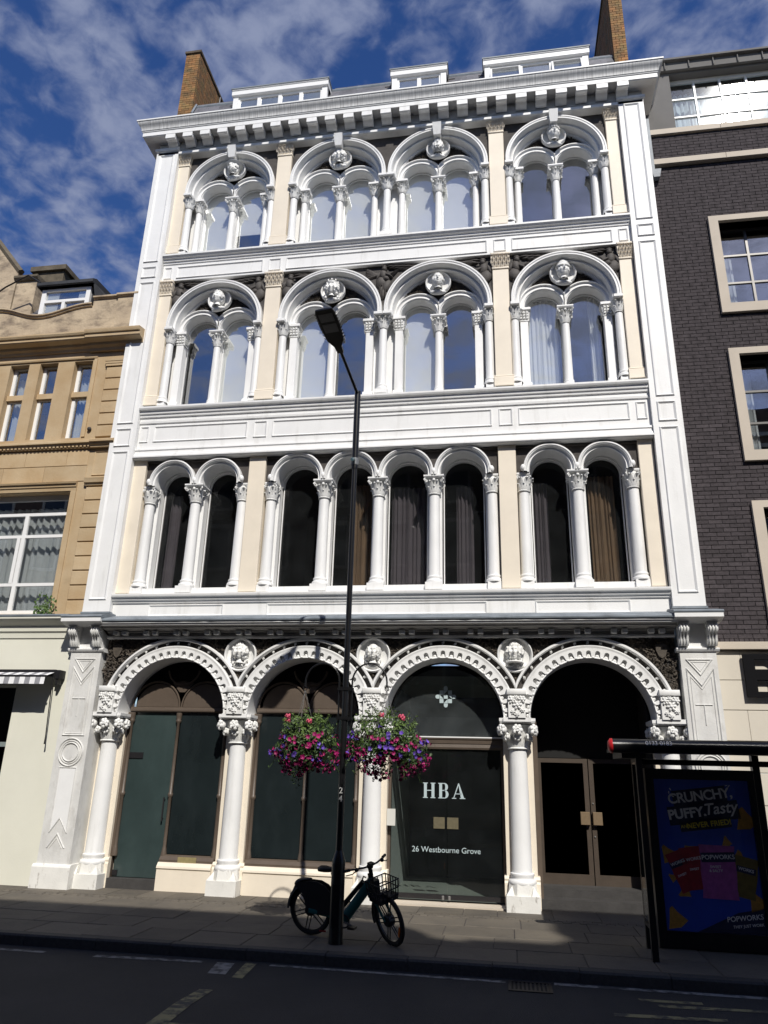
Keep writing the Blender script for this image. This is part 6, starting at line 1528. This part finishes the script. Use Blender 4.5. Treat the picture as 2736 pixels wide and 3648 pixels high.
FWm = wheel(0, BK); FWm.parent = BK
off = RS@Vector((fx,0,fz)); FWm.location = HB+off; FWm.rotation_euler = (RS@Matrix.Rotation(PI/2,3,'X')).to_euler()
obj('reflector', MB().box(WR-.085,WR-.055,-.06,.06,.012,.020), mat('orange_reflector',(0.70,0.16,0.01),.4), FWm, None, local=True).rotation_euler = (0,0,-.35)
# cranks, pedals, stand
bp('chainring', MB().tube([(BBk.x+.07*math.cos(a),-.055,.205+.07*math.sin(a)) for a in [2*PI*k/20 for k in range(20)]],.010,6,True), BLACKM)
for sy,ang in ((-1,-.25),(1,PI-.25)):
    c = Vector((BBk.x,sy*.075,.205)); e = c+Vector((math.cos(ang)*.15,sy*.01,math.sin(ang)*.15))
    bp('crank', MB().tube([c,e],[.013,.010],8), ZINC)
    bp('pedal', MB().box(e.x-.045,e.x+.045,min(e.y,e.y+sy*.09),max(e.y,e.y+sy*.09),e.z-.012,e.z+.012), BLACKM)
bp('kickstand', MB().tube([(.36,.04,.22),(.30,.14,.005)],[.012,.010],8), BLACKM)

# ================================================================= bus shelter
BS = thing('bus_shelter', 'black bus shelter with red tube end and illuminated-style snack advert panel', 'bus shelter', (4.6,-2.2,GZ))
BS['label'] = 'black bus shelter with red tube end and blue snack advert panel'
YF, YB = -2.70, -1.90
sh_black = BLACK
obj('roof_tube', MB().tube([(3.46,YF-.06,2.225),(9.0,YF-.06,2.225)], .082, 20), sh_black, BS, 60)
rc = obj('tube_end_cap', MB().lathe([(.0,.035),(.05,.03),(.086,.005),(.088,-.02)], n=24), mat('red_plastic_cap',(0.42,0.012,0.015),.35), BS, 60, (3.45,YF-.06,2.225), (0,-PI/2,0))
obj('cap_mark', MB().box(-.016,-.002,-.012,.012,-.040,-.036).box(.004,.016,-.010,.010,-.040,-.036), FRAMEW, rc, None, (3.45,YF-.06,2.225), (0,PI/2,0))
obj('roof_slab', MB().box(3.52,9.0,YF+.02,YB+.10,2.17,2.21), BLACKM, BS)
obj('rear_rail', MB().tube([(3.86,YB,2.065),(9.0,YB,2.065)], .036, 14), sh_black, BS, 60)
for x,y in ((3.775,YF+.03),(3.83,YB-.09)):
    obj('post', MB().box(x-.035,x+.035,y-.035,y+.035,GZ,2.17), sh_black, BS)
for x in (5.32,8.2): obj('post', MB().box(x-.042,x+.042,YB-.05,YB+.05,GZ,2.17), sh_black, BS)
obj('end_glass', MB().box(3.795,3.801,YF+.07,YB-.13,.25,2.05), GLASSC, BS)
obj('end_glass_rail', MB().box(3.785,3.812,YF+.065,YB-.125,.21,.25).box(3.785,3.812,YF+.065,YB-.125,2.05,2.09), sh_black, BS)
obj('roof_bracket', MB().box(3.58,3.86,YF+.0,YB,2.09,2.168), BLACKM, BS)
NB = text_mesh('0133 0183', .072, mat('white_shelter_number',(0.75,0.75,0.74),.5), .001, .0)
link('stop_number', NB, BS, (4.0,YF-.06-.074,2.258), (PI/2-.42,0,0))
# advert panel
AP = obj('advert_panel', MB().box(3.955,4.055,YB-.06,YB+.10,GZ+.01,1.985).box(5.20,5.27,YB-.06,YB+.10,GZ+.01,1.985).box(4.055,5.20,YB-.06,YB+.10,1.86,1.985).box(4.055,5.20,YB-.06,YB+.10,GZ+.01,.135), sh_black, BS)
YP = YB-.02
obj('poster', MB().box(4.055,5.20,YP,YP+.05,.135,1.86), mat('blue_poster_print',(0.022,0.075,0.50),.35,.15,3,emit=.008), AP)  # print and inks here carry a faint added glow to brighten the poster
PW = mat('white_poster_ink',(0.80,0.80,0.80),.5,emit=.008); PYW = mat('yellow_poster_ink',(0.72,0.60,0.05),.5,emit=.008); PN = mat('navy_poster_ink',(0.012,0.018,0.06),.5,emit=.008)
PRr = mat('red_packet_ink',(0.36,0.02,0.03),.5,.3,15,emit=.008); PPk = mat('pink_packet_ink',(0.45,0.11,0.40),.5,.3,15,emit=.008); PG = mat('olive_packet_ink',(0.20,0.15,0.03),.5,.3,15,emit=.008); PCH = mat('orange_crisp_ink',(0.55,0.30,0.05),.5,.4,20,emit=.008)
def flat(name, polys, m, dy):
    mb = MB()
    for p_ in polys: mb.prism(p_, YP-dy-.0012, YP-dy)
    return obj(name, mb, m, AP)
def rot(poly, cx, cz, a): return [(cx+x*math.cos(a)-z*math.sin(a), cz+x*math.sin(a)+z*math.cos(a)) for x,z in poly]
def rbox(w_, h_): return [(-w_/2,-h_/2),(w_/2,-h_/2),(w_/2,h_/2),(-w_/2,h_/2)]
tilt = .13
flat('slogan_cloud', [rot(rbox(.66,.20),4.60,1.66,tilt), rot(rbox(.86,.22),4.63,1.47,tilt), rot(rbox(.62,.12),4.64,1.335,tilt)], PN, .001)
def words(txt, x, z, size, m, off=.004, shear=0.0, t_=tilt, dy=.004, sp_=1.0):
    me = text_mesh(txt, size, m, .0008, off, 'CENTER', shear, sp_)
    o = link('poster_lettering', me, AP, (x,YP-dy,z), (PI/2,-t_,0)); return o
words('CRUNCHY,', 4.605, 1.665, .165, PW, .004, 0, tilt, .004, .92)
words('PUFFY,', 4.43, 1.455, .155, PW, .006, 0, tilt)
words('Tasty', 4.83, 1.525, .185, PW, .003, .25, tilt)
words('AND', 4.40, 1.305, .055, PYW, .001); words('NEVER FRIED!', 4.68, 1.34, .088, PYW, .002)
for k,(x,z) in enumerate(((4.235,1.70),(4.255,1.74),(4.28,1.655),(4.94,1.80),(4.97,1.795))): flat('spark', [rot(rbox(.012,.03),x,z,.6*k)], PW, .002)
def crisp(cx, cz, s_, a): return rot([(-.5*s_,-.42*s_),(.1*s_,-.5*s_),(.55*s_,-.30*s_),(.2*s_,.2*s_),(.05*s_,.52*s_),(-.12*s_,.45*s_),(-.3*s_,.0)],cx,cz,a)
flat('crisp_print', [crisp(5.11,1.42,.26,.2),crisp(4.15,.99,.20,.5),crisp(4.86,1.15,.12,.1),crisp(5.12,.50,.22,.4),crisp(4.17,.28,.24,.3),crisp(4.42,1.04,.14,1.0),crisp(4.30,.55,.14,2.),crisp(4.18,.72,.10,.9),crisp(4.98,1.0,.10,2)], PCH, .001)
def bag(w_, h_): return [(-w_/2,-h_/2),(w_/2,-h_/2),(w_*.47,-h_*.3),(w_*.5,0),(w_*.47,h_*.32),(w_/2,h_/2),(-w_/2,h_/2),(-w_*.47,h_*.32),(-w_*.5,0),(-w_*.47,-h_*.3)]
flat('packet_print', [rot(bag(.26,.46),4.32,.80,.38)], PRr, .0025); flat('packet_print', [rot(bag(.25,.48),4.44,.83,.15)], PRr, .004)
flat('packet_print', [rot(bag(.28,.46),5.03,.75,-.22)], PG, .0025); flat('packet_print', [rot(bag(.42,.60),4.73,.80,-.02)], PPk, .0055)
flat('packet_label', [rot(rbox(.40,.11),4.74,.965,.05)], PN, .007); flat('packet_label', [rot(rbox(.22,.07),4.27,.88,.38)], PN, .004); flat('packet_label', [rot(rbox(.22,.07),5.05,.83,-.22)], PN, .004)
words('POPWORKS', 4.74, .965, .072, PW, .001, 0, .05, .009); words('WORKS', 4.26, .885, .05, PW, .001, 0, .38, .006); words('WORKS', 4.45, .935, .05, PW, .001, 0, .2, .0075); words('WORKS', 5.05, .835, .05, PW, .001, 0, -.22, .006)
words('SWEET', 4.70, .855, .042, PW, .0005, 0, .03, .009); words('& SALTY', 4.70, .812, .042, PW, .0005, 0, .03, .009)
words('SWEET', 4.30, .75, .036, PW, .0005, 0, .38, .006); words('SWEET', 4.45, .82, .036, PW, .0005, 0, .15, .0075)
flat('corner_banner', [[(4.42,.137),(5.198,.137),(5.198,.42),(4.9,.36)]], PN, .001)
words('POPWORKS', 4.97, .305, .078, PW, .001, .1, .12, .004); words('THEY JUST WORK', 5.0, .225, .044, PW, .0005, .1, .12, .004)
obj('panel_glass', MB().box(4.055,5.20,YP-.026,YP-.020,.135,1.86), glass('advert_cover_glass',(.95,.95,.96),.02), AP)
